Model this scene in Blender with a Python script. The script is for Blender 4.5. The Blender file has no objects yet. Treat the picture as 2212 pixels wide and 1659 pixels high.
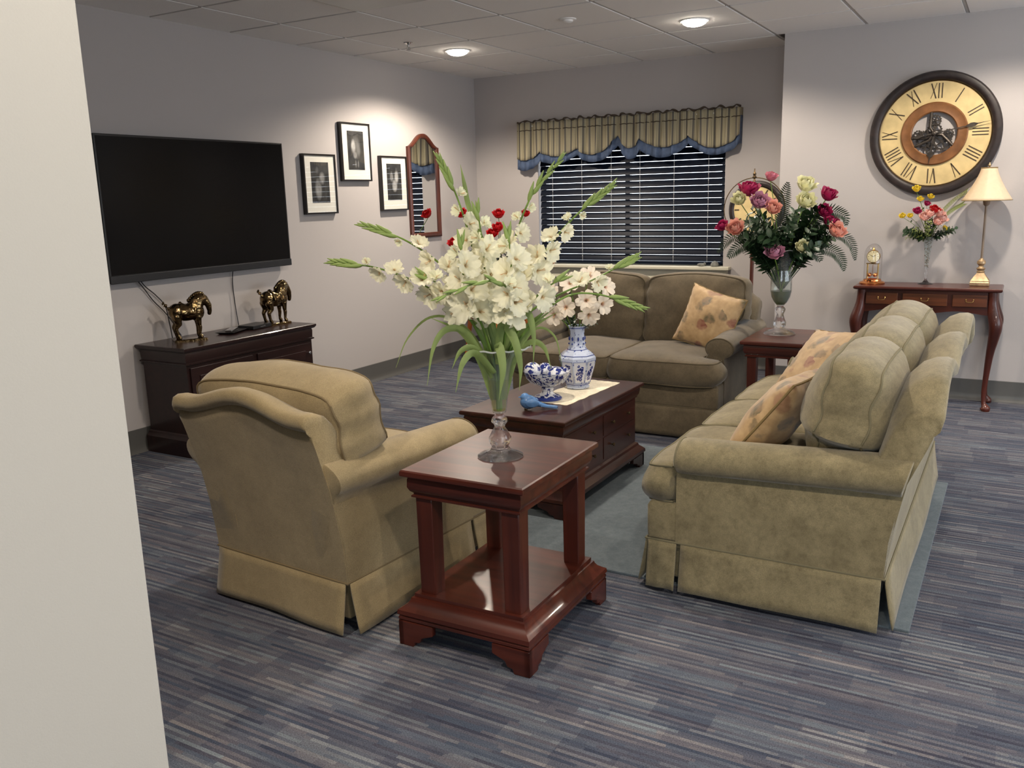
import bpy, bmesh, math, random
from mathutils import Vector, Matrix, noise
PI = math.pi
R = math.radians
sc = bpy.context.scene
COL = sc.collection

# ------------------------------------------------------------------ camera, world, exposure
cam_d = bpy.data.cameras.new('camera')
cam_d.sensor_width = 36.0
cam_d.lens = 30.64
cam_d.clip_start = 0.02
cam = bpy.data.objects.new('camera', cam_d)
COL.objects.link(cam)
yaw, pitch, roll = R(-30.259), R(12.089), R(-1.530)
_f = Vector((math.sin(yaw)*math.cos(pitch), math.cos(yaw)*math.cos(pitch), -math.sin(pitch)))
_r = Vector((math.cos(yaw), -math.sin(yaw), 0))
_u = _r.cross(_f)
_r2 = _r*math.cos(roll)+_u*math.sin(roll)
_u2 = -_r*math.sin(roll)+_u*math.cos(roll)
m = Matrix((_r2, _u2, -_f)).transposed().to_4x4()
m.translation = Vector((4.528, -7.204, 1.454))
cam.matrix_world = m
sc.camera = cam

sc.view_settings.view_transform = 'Standard'
sc.view_settings.look = 'None'
sc.view_settings.gamma = 1.0
sc.view_settings.use_curve_mapping = False
sc.view_settings.exposure = 0.58
sc.cycles.use_denoising = True
sc.cycles.max_bounces = 10
sc.cycles.sample_clamp_indirect = 4.0
sc.cycles.caustics_reflective = False
sc.cycles.caustics_refractive = False

world = bpy.data.worlds.new('sky_world')
sc.world = world
world.use_nodes = True
bg = world.node_tree.nodes['Background']
bg.inputs[0].default_value = (0.90, 0.95, 1.0, 1)
bg.inputs[1].default_value = 4.2

H = 2.538                        # ceiling height
LIGHT_W = 84.0
LIGHT_COL = (1.0, 0.87, 0.72)
ceiling_lights = [(0.756, -1.416, 1.20), (2.585, -1.416, 0.75), (4.414, -1.416, 0.74),
                  (2.585, -3.854, 0.9), (4.414, -6.292, 0.72), (6.24, -1.416, 0.6), (6.24, -3.854, 0.9), (6.24, -6.292, 0.9), (2.585, -6.292, 0.75)]  # far right column and the light behind the armchair are added fill

# ------------------------------------------------------------------ node material helpers
def nmat(name):
    mt = bpy.data.materials.new(name)
    mt.use_nodes = True
    nt = mt.node_tree
    b = nt.nodes['Principled BSDF']
    return mt, nt, b
def N(nt, typ, **kw):
    n = nt.nodes.new(typ)
    for k, v in kw.items():
        if k.startswith('i_'):
            key = k[2:]
            key = int(key) if key.isdigit() else key.replace('_', ' ')
            n.inputs[key].default_value = v
        else:
            setattr(n, k, v)
    return n
def L(nt, a, b):
    nt.links.new(a, b)
def c4(c): return (c[0], c[1], c[2], 1.0)
def math_n(nt, op, a, b=None, clamp=False):
    n = nt.nodes.new('ShaderNodeMath'); n.operation = op; n.use_clamp = clamp
    for i, v in enumerate((a, b)):
        if v is None: continue
        if isinstance(v, (int, float)): n.inputs[i].default_value = v
        else: L(nt, v, n.inputs[i])
    return n.outputs[0]
def mix_c(nt, fac, a, b, typ='MIX'):
    n = nt.nodes.new('ShaderNodeMix'); n.data_type = 'RGBA'; n.blend_type = typ
    for i, v in ((0, fac), (6, a), (7, b)):
        if isinstance(v, (int, float)): n.inputs[i].default_value = v
        elif isinstance(v, tuple): n.inputs[i].default_value = c4(v)
        else: L(nt, v, n.inputs[i])
    return n.outputs[2]
def ramp(nt, fac, stops, interp='LINEAR'):
    n = nt.nodes.new('ShaderNodeValToRGB'); n.color_ramp.interpolation = interp
    e = n.color_ramp.elements
    while len(e) < len(stops): e.new(0.5)
    for i, (p, c) in enumerate(stops):
        e[i].position = p; e[i].color = c4(c) if isinstance(c, tuple) else (c, c, c, 1)
    L(nt, fac, n.inputs[0])
    return n.outputs[0]
def simple(name, col, rough=0.5, metal=0.0, coat=0.0, spec=0.5, vary=0.0, vscale=8, bump=0.0, bscale=120, sheen=0.0, trans=0.0, ior=1.45, emit=None, estr=0):
    mt, nt, b = nmat(name)
    b.inputs['Base Color'].default_value = c4(col)
    b.inputs['Roughness'].default_value = rough
    b.inputs['Metallic'].default_value = metal
    b.inputs['Coat Weight'].default_value = coat
    b.inputs['Coat Roughness'].default_value = 0.08
    b.inputs['Specular IOR Level'].default_value = spec
    b.inputs['Sheen Weight'].default_value = sheen
    b.inputs['Transmission Weight'].default_value = trans
    b.inputs['IOR'].default_value = ior
    tc = N(nt, 'ShaderNodeTexCoord')
    if vary:
        nz = N(nt, 'ShaderNodeTexNoise', i_Scale=vscale, i_Detail=4.0)
        L(nt, tc.outputs['Object'], nz.inputs['Vector'])
        lo = tuple(x*(1-vary) for x in col); hi = tuple(min(1, x*(1+vary)) for x in col)
        L(nt, ramp(nt, nz.outputs[0], [(0.3, lo), (0.7, hi)]), b.inputs['Base Color'])
    if bump:
        nb = N(nt, 'ShaderNodeTexNoise', i_Scale=bscale, i_Detail=3.0)
        L(nt, tc.outputs['Object'], nb.inputs['Vector'])
        bp = N(nt, 'ShaderNodeBump', i_Strength=bump, i_Distance=0.004)
        L(nt, nb.outputs[0], bp.inputs['Height'])
        L(nt, bp.outputs[0], b.inputs['Normal'])
    if emit:
        b.inputs['Emission Color'].default_value = c4(emit)
        b.inputs['Emission Strength'].default_value = estr
    return mt

def carpet_mat():
    mt, nt, b = nmat('striped_carpet')
    tc = N(nt, 'ShaderNodeTexCoord'); sp = N(nt, 'ShaderNodeSeparateXYZ')
    L(nt, tc.outputs['Object'], sp.inputs[0])
    x, y = sp.outputs[0], sp.outputs[1]
    def wn(vx, vy, vz=0.0):
        c = N(nt, 'ShaderNodeCombineXYZ')
        for i, v in enumerate((vx, vy, vz)):
            if isinstance(v, (int, float)): c.inputs[i].default_value = v
            else: L(nt, v, c.inputs[i])
        w = N(nt, 'ShaderNodeTexWhiteNoise', noise_dimensions='3D')
        L(nt, c.outputs[0], w.inputs['Vector'])
        return w.outputs['Value']
    # thin stripes running along x, cut into dashes of random length
    row = math_n(nt, 'FLOOR', math_n(nt, 'DIVIDE', y, 0.0125))
    ro = math_n(nt, 'MULTIPLY', wn(row, 3.0), 7.0)
    xa = math_n(nt, 'ADD', x, ro)
    cell = math_n(nt, 'FLOOR', math_n(nt, 'DIVIDE', xa, 0.24))
    v1 = wn(cell, row, 1.0)
    cell2 = math_n(nt, 'FLOOR', math_n(nt, 'DIVIDE', xa, 0.085))
    v2 = wn(cell2, row, 2.0)
    # blocks: bundles of stripes change tone together
    brow = math_n(nt, 'FLOOR', math_n(nt, 'DIVIDE', y, 0.100))
    bo = math_n(nt, 'MULTIPLY', wn(brow, 9.0), 5.0)
    bcell = math_n(nt, 'FLOOR', math_n(nt, 'DIVIDE', math_n(nt, 'ADD', x, bo), 0.17))
    v3 = wn(bcell, brow, 4.0)
    tx = math_n(nt, 'FLOOR', math_n(nt, 'DIVIDE', x, 0.61)); ty = math_n(nt, 'FLOOR', math_n(nt, 'DIVIDE', y, 0.61))
    v4 = wn(tx, ty, 5.0)
    par = math_n(nt, 'MULTIPLY', math_n(nt, 'FLOORED_MODULO', row, 2.0), 0.20)
    s = math_n(nt, 'ADD', math_n(nt, 'MULTIPLY', v1, 0.40), math_n(nt, 'ADD', math_n(nt, 'MULTIPLY', v2, 0.10), par))
    s = math_n(nt, 'ADD', s, math_n(nt, 'MULTIPLY', v3, 0.22))
    s = math_n(nt, 'ADD', s, math_n(nt, 'MULTIPLY', v4, 0.08))
    colr = ramp(nt, s, [(0.10, (0.040, 0.045, 0.070)), (0.36, (0.070, 0.076, 0.104)), (0.52, (0.098, 0.102, 0.128)), (0.68, (0.135, 0.138, 0.158)), (0.92, (0.225, 0.228, 0.238))])
    tone = ramp(nt, wn(cell, row, 8.0), [(0.0, (1.08, 0.99, 0.95)), (0.5, (1, 1, 1)), (1.0, (0.90, 1.02, 1.06))])
    colr = mix_c(nt, 1.0, colr, tone, 'MULTIPLY')
    nz = N(nt, 'ShaderNodeTexNoise', i_Scale=260.0, i_Detail=2.0)
    L(nt, tc.outputs['Object'], nz.inputs['Vector'])
    colr = mix_c(nt, 1.0, colr, ramp(nt, nz.outputs[0], [(0.3, 0.62), (0.7, 1.3)]), 'MULTIPLY')
    L(nt, colr, b.inputs['Base Color'])
    b.inputs['Roughness'].default_value = 0.95
    b.inputs['Specular IOR Level'].default_value = 0.15
    bp = N(nt, 'ShaderNodeBump', i_Strength=0.5, i_Distance=0.004)
    h = math_n(nt, 'ADD', nz.outputs[0], v1)
    L(nt, h, bp.inputs['Height']); L(nt, bp.outputs[0], b.inputs['Normal'])
    return mt

def wood_mat(name, dark, light, rough=0.25, coat=0.6, axis=0, scale=1.0):
    mt, nt, b = nmat(name)
    tc = N(nt, 'ShaderNodeTexCoord'); mp = N(nt, 'ShaderNodeMapping')
    L(nt, tc.outputs['Object'], mp.inputs['Vector'])
    s = [22*scale]*3; s[axis] = 1.6*scale
    mp.inputs['Scale'].default_value = s
    nz = N(nt, 'ShaderNodeTexNoise', i_Scale=1.0, i_Detail=6.0, i_Distortion=0.6)
    L(nt, mp.outputs[0], nz.inputs['Vector'])
    n2 = N(nt, 'ShaderNodeTexNoise', i_Scale=3.0, i_Detail=2.0)
    L(nt, tc.outputs['Object'], n2.inputs['Vector'])
    c = ramp(nt, nz.outputs[0], [(0.3, dark), (0.7, light)])
    c = mix_c(nt, 1.0, c, ramp(nt, n2.outputs[0], [(0.3, 0.75), (0.7, 1.2)]), 'MULTIPLY')
    L(nt, c, b.inputs['Base Color'])
    b.inputs['Roughness'].default_value = rough
    b.inputs['Specular IOR Level'].default_value = 0.32
    b.inputs['Coat Weight'].default_value = coat
    b.inputs['Coat Roughness'].default_value = 0.09
    return mt

def fabric_mat(name, c1, c2, scale=7, fine=420, bump=0.35, sheen=0.25, wscale=(1, 1, 1), mottle=0.6):
    mt, nt, b = nmat(name)
    tc = N(nt, 'ShaderNodeTexCoord')
    nz = N(nt, 'ShaderNodeTexNoise', i_Scale=scale, i_Detail=6.0, i_Roughness=0.7)
    L(nt, tc.outputs['Object'], nz.inputs['Vector'])
    mp = N(nt, 'ShaderNodeMapping'); mp.inputs['Scale'].default_value = wscale
    L(nt, tc.outputs['Object'], mp.inputs['Vector'])
    nf = N(nt, 'ShaderNodeTexNoise', i_Scale=fine, i_Detail=2.0)
    L(nt, mp.outputs[0], nf.inputs['Vector'])
    c = ramp(nt, nz.outputs[0], [(0.32, c1), (0.68, c2)])
    nm = N(nt, 'ShaderNodeTexNoise', i_Scale=scale*4.5, i_Detail=5.0, i_Roughness=0.75)
    L(nt, tc.outputs['Object'], nm.inputs['Vector'])
    c = mix_c(nt, 1.0, c, ramp(nt, nm.outputs[0], [(0.30, 1-0.28*mottle), (0.52, 1.0), (0.72, 1+0.14*mottle)]), 'MULTIPLY')
    c = mix_c(nt, 1.0, c, ramp(nt, nf.outputs[0], [(0.3, 0.80), (0.7, 1.15)]), 'MULTIPLY')
    L(nt, c, b.inputs['Base Color'])
    b.inputs['Roughness'].default_value = 0.9
    b.inputs['Specular IOR Level'].default_value = 0.2
    b.inputs['Sheen Weight'].default_value = sheen
    bp = N(nt, 'ShaderNodeBump', i_Strength=bump, i_Distance=0.002)
    L(nt, nf.outputs[0], bp.inputs['Height']); L(nt, bp.outputs[0], b.inputs['Normal'])
    return mt

def floral_mat():
    mt, nt, b = nmat('floral_cushion_fabric')
    tc = N(nt, 'ShaderNodeTexCoord')
    n0 = N(nt, 'ShaderNodeTexNoise', i_Scale=24.0, i_Detail=4.0)
    L(nt, tc.outputs['Object'], n0.inputs['Vector'])
    wob = N(nt, 'ShaderNodeVectorMath', operation='SCALE'); wob.inputs['Scale'].default_value = 0.05
    L(nt, n0.outputs['Color'], wob.inputs[0])
    ad = N(nt, 'ShaderNodeVectorMath', operation='ADD')
    L(nt, tc.outputs['Object'], ad.inputs[0]); L(nt, wob.outputs[0], ad.inputs[1])
    vo = N(nt, 'ShaderNodeTexVoronoi', i_Scale=12.0)
    L(nt, ad.outputs[0], vo.inputs['Vector'])
    sep = N(nt, 'ShaderNodeSeparateColor'); L(nt, vo.outputs['Color'], sep.inputs[0])
    hue = ramp(nt, sep.outputs[0], [(0.0, (0.17, 0.025, 0.018)), (0.38, (0.20, 0.055, 0.035)), (0.40, (0.075, 0.070, 0.028)), (0.66, (0.075, 0.070, 0.028)), (0.68, (0.085, 0.10, 0.085)), (0.85, (0.20, 0.09, 0.04))], 'CONSTANT')
    petal = N(nt, 'ShaderNodeTexVoronoi', i_Scale=34.0); L(nt, ad.outputs[0], petal.inputs['Vector'])
    hue = mix_c(nt, ramp(nt, petal.outputs[0], [(0.15, 0.0), (0.7, 0.45)]), hue, (0.42, 0.24, 0.13))
    on = ramp(nt, sep.outputs[1], [(0.22, 0.0), (0.24, 1.0)])
    spot = ramp(nt, vo.outputs['Distance'], [(0.36, 1.0), (0.52, 0.0)])
    fac = math_n(nt, 'MULTIPLY', on, spot)
    fac = math_n(nt, 'MULTIPLY', fac, 0.85)
    base = ramp(nt, n0.outputs[0], [(0.3, (0.36, 0.225, 0.10)), (0.7, (0.50, 0.335, 0.165))])
    c = mix_c(nt, fac, base, hue)
    L(nt, c, b.inputs['Base Color'])
    b.inputs['Roughness'].default_value = 0.6
    b.inputs['Sheen Weight'].default_value = 0.3
    return mt

def porcelain_mat(name='blue_white_porcelain', scale=26, thr=0.52, blue=(0.018, 0.03, 0.17), white=(0.66, 0.68, 0.72), bands=None):
    mt, nt, b = nmat(name)
    tc = N(nt, 'ShaderNodeTexCoord')
    v = N(nt, 'ShaderNodeTexVoronoi', i_Scale=float(scale)); L(nt, tc.outputs['Object'], v.inputs['Vector'])
    nz = N(nt, 'ShaderNodeTexNoise', i_Scale=scale*2.6, i_Detail=2.0); L(nt, tc.outputs['Object'], nz.inputs['Vector'])
    s = math_n(nt, 'ADD', math_n(nt, 'MULTIPLY', v.outputs['Distance'], 0.55), math_n(nt, 'MULTIPLY', nz.outputs[0], 0.6))
    fac = ramp(nt, s, [(thr-0.03, 1.0), (thr+0.01, 0.0)])
    c = mix_c(nt, fac, white, blue)
    L(nt, c, b.inputs['Base Color'])
    b.inputs['Roughness'].default_value = 0.08
    b.inputs['Coat Weight'].default_value = 0.5
    return mt

def glass_mat(name, col=(1, 1, 1), ior=1.45, rough=0.0, clear=0.3):
    mt, nt, b = nmat(name)
    b.inputs['Base Color'].default_value = c4(col)
    b.inputs['Transmission Weight'].default_value = 1.0
    b.inputs['Roughness'].default_value = rough
    b.inputs['IOR'].default_value = ior
    tr = N(nt, 'ShaderNodeBsdfTransparent'); mx = N(nt, 'ShaderNodeMixShader'); mx.inputs[0].default_value = clear
    L(nt, b.outputs[0], mx.inputs[1]); L(nt, tr.outputs[0], mx.inputs[2]); L(nt, mx.outputs[0], nt.nodes['Material Output'].inputs[0])
    return mt

def thin_glass(name, tint=(1, 1, 1), ior=1.45, haze=0.0):
    mt, nt, b = nmat(name); nt.nodes.remove(b)
    tr = N(nt, 'ShaderNodeBsdfTransparent'); tr.inputs[0].default_value = c4(tint)
    gl = N(nt, 'ShaderNodeBsdfGlossy'); gl.inputs['Roughness'].default_value = 0.0
    lw = N(nt, 'ShaderNodeLayerWeight'); lw.inputs[0].default_value = 0.5
    f0 = ((ior-1)/(ior+1))**2
    fr = math_n(nt, 'ADD', math_n(nt, 'MULTIPLY', math_n(nt, 'POWER', lw.outputs['Facing'], 4.0), 0.85), f0)
    mx = N(nt, 'ShaderNodeMixShader'); L(nt, fr, mx.inputs[0]); L(nt, tr.outputs[0], mx.inputs[1]); L(nt, gl.outputs[0], mx.inputs[2])
    out = mx.outputs[0]
    if haze:
        df = N(nt, 'ShaderNodeBsdfDiffuse'); df.inputs[0].default_value = (0.8, 0.82, 0.82, 1)
        m2 = N(nt, 'ShaderNodeMixShader'); m2.inputs[0].default_value = haze; L(nt, out, m2.inputs[1]); L(nt, df.outputs[0], m2.inputs[2]); out = m2.outputs[0]
    L(nt, out, nt.nodes['Material Output'].inputs[0])
    return mt

def petal_mat(name, col, throat=None, rad=0.05, trans=0.35):
    mt, nt, b = nmat(name)
    tc = N(nt, 'ShaderNodeTexCoord')
    nz = N(nt, 'ShaderNodeTexNoise', i_Scale=60.0, i_Detail=3.0); L(nt, tc.outputs['Object'], nz.inputs['Vector'])
    c = ramp(nt, nz.outputs[0], [(0.3, tuple(x*0.93 for x in col)), (0.7, col)])
    if throat:
        sp = N(nt, 'ShaderNodeSeparateXYZ'); L(nt, tc.outputs['Object'], sp.inputs[0])
        r2 = math_n(nt, 'SQRT', math_n(nt, 'ADD', math_n(nt, 'POWER', sp.outputs[0], 2.0), math_n(nt, 'POWER', sp.outputs[1], 2.0)))
        f = ramp(nt, math_n(nt, 'DIVIDE', r2, rad), [(0.05, 1.0), (0.30, 0.0)])
        c = mix_c(nt, f, c, throat)
    L(nt, c, b.inputs['Base Color'])
    b.inputs['Roughness'].default_value = 0.55
    tr = N(nt, 'ShaderNodeBsdfTranslucent'); L(nt, c, tr.inputs[0])
    mx = N(nt, 'ShaderNodeMixShader'); mx.inputs[0].default_value = trans
    L(nt, b.outputs[0], mx.inputs[1]); L(nt, tr.outputs[0], mx.inputs[2])
    L(nt, mx.outputs[0], nt.nodes['Material Output'].inputs[0])
    return mt

def stripe_mat():
    mt, nt, b = nmat('striped_valance_cloth')
    at = N(nt, 'ShaderNodeAttribute', attribute_name='cloth_u')
    u = at.outputs['Fac']
    def saw(period, off=0.0):
        return math_n(nt, 'FRACT', math_n(nt, 'DIVIDE', math_n(nt, 'ADD', u, off+10), period))
    a = ramp(nt, saw(0.058), [(0.0, (0.15, 0.135, 0.115)), (0.14, (0.17, 0.155, 0.12)), (0.18, (0.40, 0.35, 0.23)), (0.36, (0.44, 0.39, 0.26)), (0.38, (0.16, 0.14, 0.10)), (0.42, (0.43, 0.38, 0.25)), (0.60, (0.40, 0.35, 0.23)), (0.62, (0.16, 0.15, 0.12)), (0.68, (0.42, 0.37, 0.25)), (0.88, (0.38, 0.34, 0.23)), (0.90, (0.12, 0.11, 0.10))])
    a = mix_c(nt, 1.0, a, ramp(nt, saw(0.0128), [(0.0, 0.55), (0.22, 0.62), (0.30, 1.12), (0.95, 1.12)]), 'MULTIPLY')
    L(nt, a, b.inputs['Base Color'])
    b.inputs['Roughness'].default_value = 0.85
    tr = N(nt, 'ShaderNodeBsdfTranslucent'); L(nt, a, tr.inputs[0])
    mx = N(nt, 'ShaderNodeMixShader'); mx.inputs[0].default_value = 0.12
    L(nt, b.outputs[0], mx.inputs[1]); L(nt, tr.outputs[0], mx.inputs[2])
    L(nt, mx.outputs[0], nt.nodes['Material Output'].inputs[0])
    return mt

def photo_mat(name, seed, kind):
    # blurry black-and-white photograph
    mt, nt, b = nmat(name)
    tc = N(nt, 'ShaderNodeTexCoord'); mp = N(nt, 'ShaderNodeMapping')
    mp.inputs['Location'].default_value = (seed, seed*0.7, seed*1.3)
    L(nt, tc.outputs['Object'], mp.inputs['Vector'])
    nz = N(nt, 'ShaderNodeTexNoise', i_Scale=11.0, i_Detail=3.0); L(nt, mp.outputs[0], nz.inputs['Vector'])
    sp = N(nt, 'ShaderNodeSeparateXYZ'); L(nt, tc.outputs['Object'], sp.inputs[0])
    y, z = sp.outputs[1], sp.outputs[2]
    def blob(cy, cz, ry, rz, soft=0.5):
        dy = math_n(nt, 'DIVIDE', math_n(nt, 'SUBTRACT', y, cy), ry); dz = math_n(nt, 'DIVIDE', math_n(nt, 'SUBTRACT', z, cz), rz)
        d = math_n(nt, 'SQRT', math_n(nt, 'ADD', math_n(nt, 'MULTIPLY', dy, dy), math_n(nt, 'MULTIPLY', dz, dz)))
        return ramp(nt, d, [(1-soft, 1.0), (1.0, 0.0)])
    base = ramp(nt, nz.outputs[0], [(0.35, (0.006, 0.006, 0.006)), (0.75, (0.05, 0.05, 0.048))])
    tones = {'face': [((0.0, 0.02, 0.065, 0.095), 0.16), ((-0.03, 0.03, 0.028, 0.06), 0.60), ((-0.012, -0.035, 0.026, 0.030), 0.45), ((0.032, 0.0, 0.02, 0.05), 0.16), ((-0.01, -0.10, 0.012, 0.035), 0.16), ((0.02, -0.10, 0.01, 0.035), 0.20)],
             'left': [((0.02, 0.03, 0.035, 0.05), 0.35), ((-0.025, -0.05, 0.04, 0.085), 0.42), ((-0.03, 0.09, 0.02, 0.03), 0.10)],
             'right': [((0.03, 0.04, 0.03, 0.06), 0.45), ((-0.035, 0.04, 0.025, 0.05), 0.25), ((0.0, -0.03, 0.04, 0.055), 0.48), ((0.03, 0.10, 0.015, 0.02), 0.08)]}[kind]
    c = base
    for (q, v) in tones:
        f = math_n(nt, 'MULTIPLY', blob(*q), ramp(nt, nz.outputs[0], [(0.3, 0.35), (0.65, 1.0)]))
        c = mix_c(nt, f, c, (v, v, v*0.97))
    L(nt, c, b.inputs['Base Color'])
    b.inputs['Roughness'].default_value = 0.6
    return mt

M = {}
M['wall'] = simple('warm_grey_wall_paint', (0.455, 0.425, 0.415), 0.75, spec=0.25, bump=0.15, bscale=350)
M['wall_cream'] = simple('cream_wall_paint', (0.47, 0.455, 0.415), 0.75, spec=0.25, bump=0.1, bscale=350)
M['ceil'] = simple('white_ceiling_tile', (0.88, 0.855, 0.83), 0.9, spec=0.1, bump=0.3, bscale=160)
M['grid'] = simple('ceiling_grid_metal', (0.50, 0.48, 0.46), 0.6)
M['gap'] = simple('ceiling_shadow_gap', (0.12, 0.11, 0.10), 0.9)
M['base'] = simple('grey_rubber_baseboard', (0.100, 0.098, 0.093), 0.35, spec=0.5)
M['carpet'] = carpet_mat()
M['rug'] = fabric_mat('blue_grey_rug_pile', (0.100, 0.128, 0.148), (0.150, 0.180, 0.200), scale=30, fine=500, bump=0.8, sheen=0.1)
M['uph'] = fabric_mat('olive_chenille_lit', (0.250, 0.190, 0.098), (0.325, 0.252, 0.136), scale=7, fine=380, mottle=0.35)  # armchair copy of the chenille, yellower for the warm light on it
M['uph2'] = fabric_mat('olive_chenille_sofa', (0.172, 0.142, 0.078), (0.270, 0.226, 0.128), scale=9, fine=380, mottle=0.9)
M['uph3'] = fabric_mat('olive_chenille_shaded', (0.090, 0.070, 0.043), (0.130, 0.101, 0.062), scale=9, fine=380)  # same chenille, darkened for the shade on the loveseat
M['welt'] = simple('welt_cord', (0.14, 0.11, 0.06), 0.9)
M['floral'] = floral_mat()
M['trim_gold'] = simple('pillow_seam', (0.22, 0.15, 0.06), 0.8)
M['cherry'] = wood_mat('red_cherry_wood', (0.036, 0.0075, 0.005), (0.088, 0.0185, 0.010), 0.34, 0.35, axis=0)
M['cherry_v'] = wood_mat('red_cherry_wood_upright', (0.036, 0.0075, 0.005), (0.088, 0.0185, 0.010), 0.38, 0.25, axis=2)
M['dark_cherry'] = wood_mat('dark_cherry_wood', (0.020, 0.0055, 0.004), (0.048, 0.012, 0.008), 0.36, 0.25, axis=1)
M['espresso'] = wood_mat('espresso_wood', (0.014, 0.006, 0.006), (0.026, 0.010, 0.009), 0.32, 0.25, axis=1)
M['burl'] = wood_mat('burl_drawer_wood', (0.060, 0.018, 0.008), (0.13, 0.038, 0.014), 0.35, 0.5, axis=0, scale=1.5)
M['brass'] = simple('polished_brass', (0.75, 0.50, 0.18), 0.18, 1.0)
M['copper'] = simple('polished_copper', (0.80, 0.33, 0.12), 0.15, 1.0)
M['water'] = thin_glass('amber_green_water', (0.86, 0.86, 0.50), 1.3)
M['water2'] = thin_glass('dark_green_water', (0.22, 0.29, 0.10), 1.3)
M['dome'] = thin_glass('dome_glass', (0.98, 0.98, 0.98), 1.4)
M['old_brass'] = simple('old_brass_pull', (0.16, 0.11, 0.06), 0.4, 1.0)
M['bronze'] = simple('polished_bronze', (0.17, 0.115, 0.055), 0.12, 1.0, vary=0.45, vscale=30, bump=0.9, bscale=45)
M['blackp'] = simple('black_plastic', (0.012, 0.012, 0.013), 0.3)
M['screen'] = simple('dark_screen_glass', (0.004, 0.004, 0.0045), 0.2, spec=0.2)
M['bezel'] = simple('grey_black_bezel', (0.022, 0.024, 0.028), 0.25)
M['frame_blk'] = simple('black_picture_frame', (0.012, 0.009, 0.008), 0.3, coat=0.3)
M['mat_board'] = simple('cream_mat_board', (0.86, 0.84, 0.76), 0.6)
M['mirror'] = simple('mirror_glass', (0.85, 0.87, 0.87), 0.01, 1.0)
M['slat'] = simple('dark_navy_slat', (0.005, 0.008, 0.017), 0.4, spec=0.15)
M['cord'] = simple('pale_blind_cord', (0.5, 0.5, 0.5), 0.7)
M['cream'] = simple('cream_sill_paint', (0.62, 0.59, 0.47), 0.4)
M['white'] = simple('white_trim', (0.75, 0.74, 0.72), 0.45)
M['valance'] = stripe_mat()
M['brown_cord'] = simple('dark_brown_gathered_edge', (0.060, 0.042, 0.028), 0.85)
M['blue_cloth'] = simple('slate_blue_lining', (0.072, 0.105, 0.185), 0.8, vary=0.2, vscale=25)
M['pane'] = thin_glass('window_glass', (0.96, 0.98, 1.0))
M['thin'] = thin_glass('thin_clear_glass', (0.92, 0.945, 0.935), 1.55, 0.05)
M['foot_glass'] = glass_mat('cut_glass', (1, 1, 1), 1.5, 0.02, 0.25)
M['rim_glass'] = thin_glass('glass_rim', (0.95, 0.97, 0.97), 1.9, 0.35)
M['glass'] = glass_mat('clear_glass', (0.98, 1.0, 0.99))

M['stem'] = simple('green_flower_stem', (0.13, 0.22, 0.035), 0.5, vary=0.3, vscale=20)
M['leaf'] = petal_mat('bright_blade_leaf', (0.23, 0.31, 0.095), trans=0.25)
M['leaf_dk'] = simple('dark_rose_leaf', (0.022, 0.050, 0.020), 0.4, vary=0.5, vscale=12)
M['leaf_fern'] = simple('fern_green', (0.018, 0.036, 0.014), 0.6)
M['leaf_yg'] = simple('yellow_green_leaf', (0.22, 0.26, 0.08), 0.55)
M['bud'] = petal_mat('pale_green_bud', (0.27, 0.37, 0.10), trans=0.15)
M['glad'] = petal_mat('ivory_gladiolus_petal', (0.90, 0.875, 0.68), (0.62, 0.46, 0.22), 0.035)
M['glad_w'] = petal_mat('creamy_open_bud', (0.84, 0.84, 0.62), trans=0.3)
M['orchid'] = petal_mat('blush_white_petal', (0.84, 0.76, 0.64), (0.38, 0.12, 0.04), 0.05)
for k, c in {'pink': (0.62, 0.20, 0.26), 'magenta': (0.38, 0.015, 0.09), 'mauve': (0.56, 0.26, 0.36), 'coral': (0.82, 0.40, 0.31), 'ivory': (0.82, 0.80, 0.50), 'red': (0.50, 0.008, 0.012), 'yellow': (0.80, 0.62, 0.06), 'blush': (0.85, 0.52, 0.45)}.items():
    M['rose_'+k] = petal_mat(k+'_petal', c, trans=0.2)
M['doily'] = fabric_mat('cream_linen', (0.72, 0.65, 0.48), (0.85, 0.77, 0.60), scale=20, fine=300)
M['porc'] = porcelain_mat('blue_white_porcelain', 42, 0.60)
M['porc_pale'] = porcelain_mat('pale_blue_white_porcelain', 60, 0.42, (0.06, 0.09, 0.30), (0.52, 0.58, 0.72))
M['porc_w'] = simple('white_porcelain', (0.66, 0.68, 0.74), 0.08, coat=0.5)
M['porc_b'] = simple('cobalt_glaze', (0.03, 0.05, 0.24), 0.12, coat=0.5)
M['bird'] = simple('sky_blue_ceramic', (0.085, 0.20, 0.42), 0.25, coat=0.4, vary=0.25, vscale=20)
M['dial'] = simple('aged_cream_dial', (0.60, 0.46, 0.22), 0.6, vary=0.13, vscale=14)
M['clock_frame'] = simple('dark_brown_clock_frame', (0.018, 0.011, 0.010), 0.45, vary=0.5, vscale=25)
M['clock_ring'] = simple('copper_brown_ring', (0.20, 0.085, 0.030), 0.45, vary=0.3, vscale=12, metal=0.3)
M['numeral'] = simple('dark_numeral_paint', (0.045, 0.028, 0.015), 0.6)
M['gear'] = simple('pewter_gear', (0.055, 0.045, 0.037), 0.45, 0.6, vary=0.4, vscale=30)
M['lamp_base'] = simple('antique_gold_lamp', (0.36, 0.25, 0.14), 0.4, 0.45, vary=0.35, vscale=40)
M['lamp_stem'] = simple('aged_lamp_stem', (0.20, 0.15, 0.11), 0.5, 0.3)
M['shade'] = petal_mat('cream_silk_shade', (0.92, 0.78, 0.58), trans=0.45)
M['face_cream'] = simple('small_clock_face', (0.78, 0.68, 0.40), 0.4)
M['orange_wood'] = simple('orange_wood', (0.42, 0.12, 0.025), 0.4)
M['grey_stone'] = simple('grey_stone', (0.20, 0.20, 0.18), 0.7, vary=0.4, vscale=40)
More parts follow.
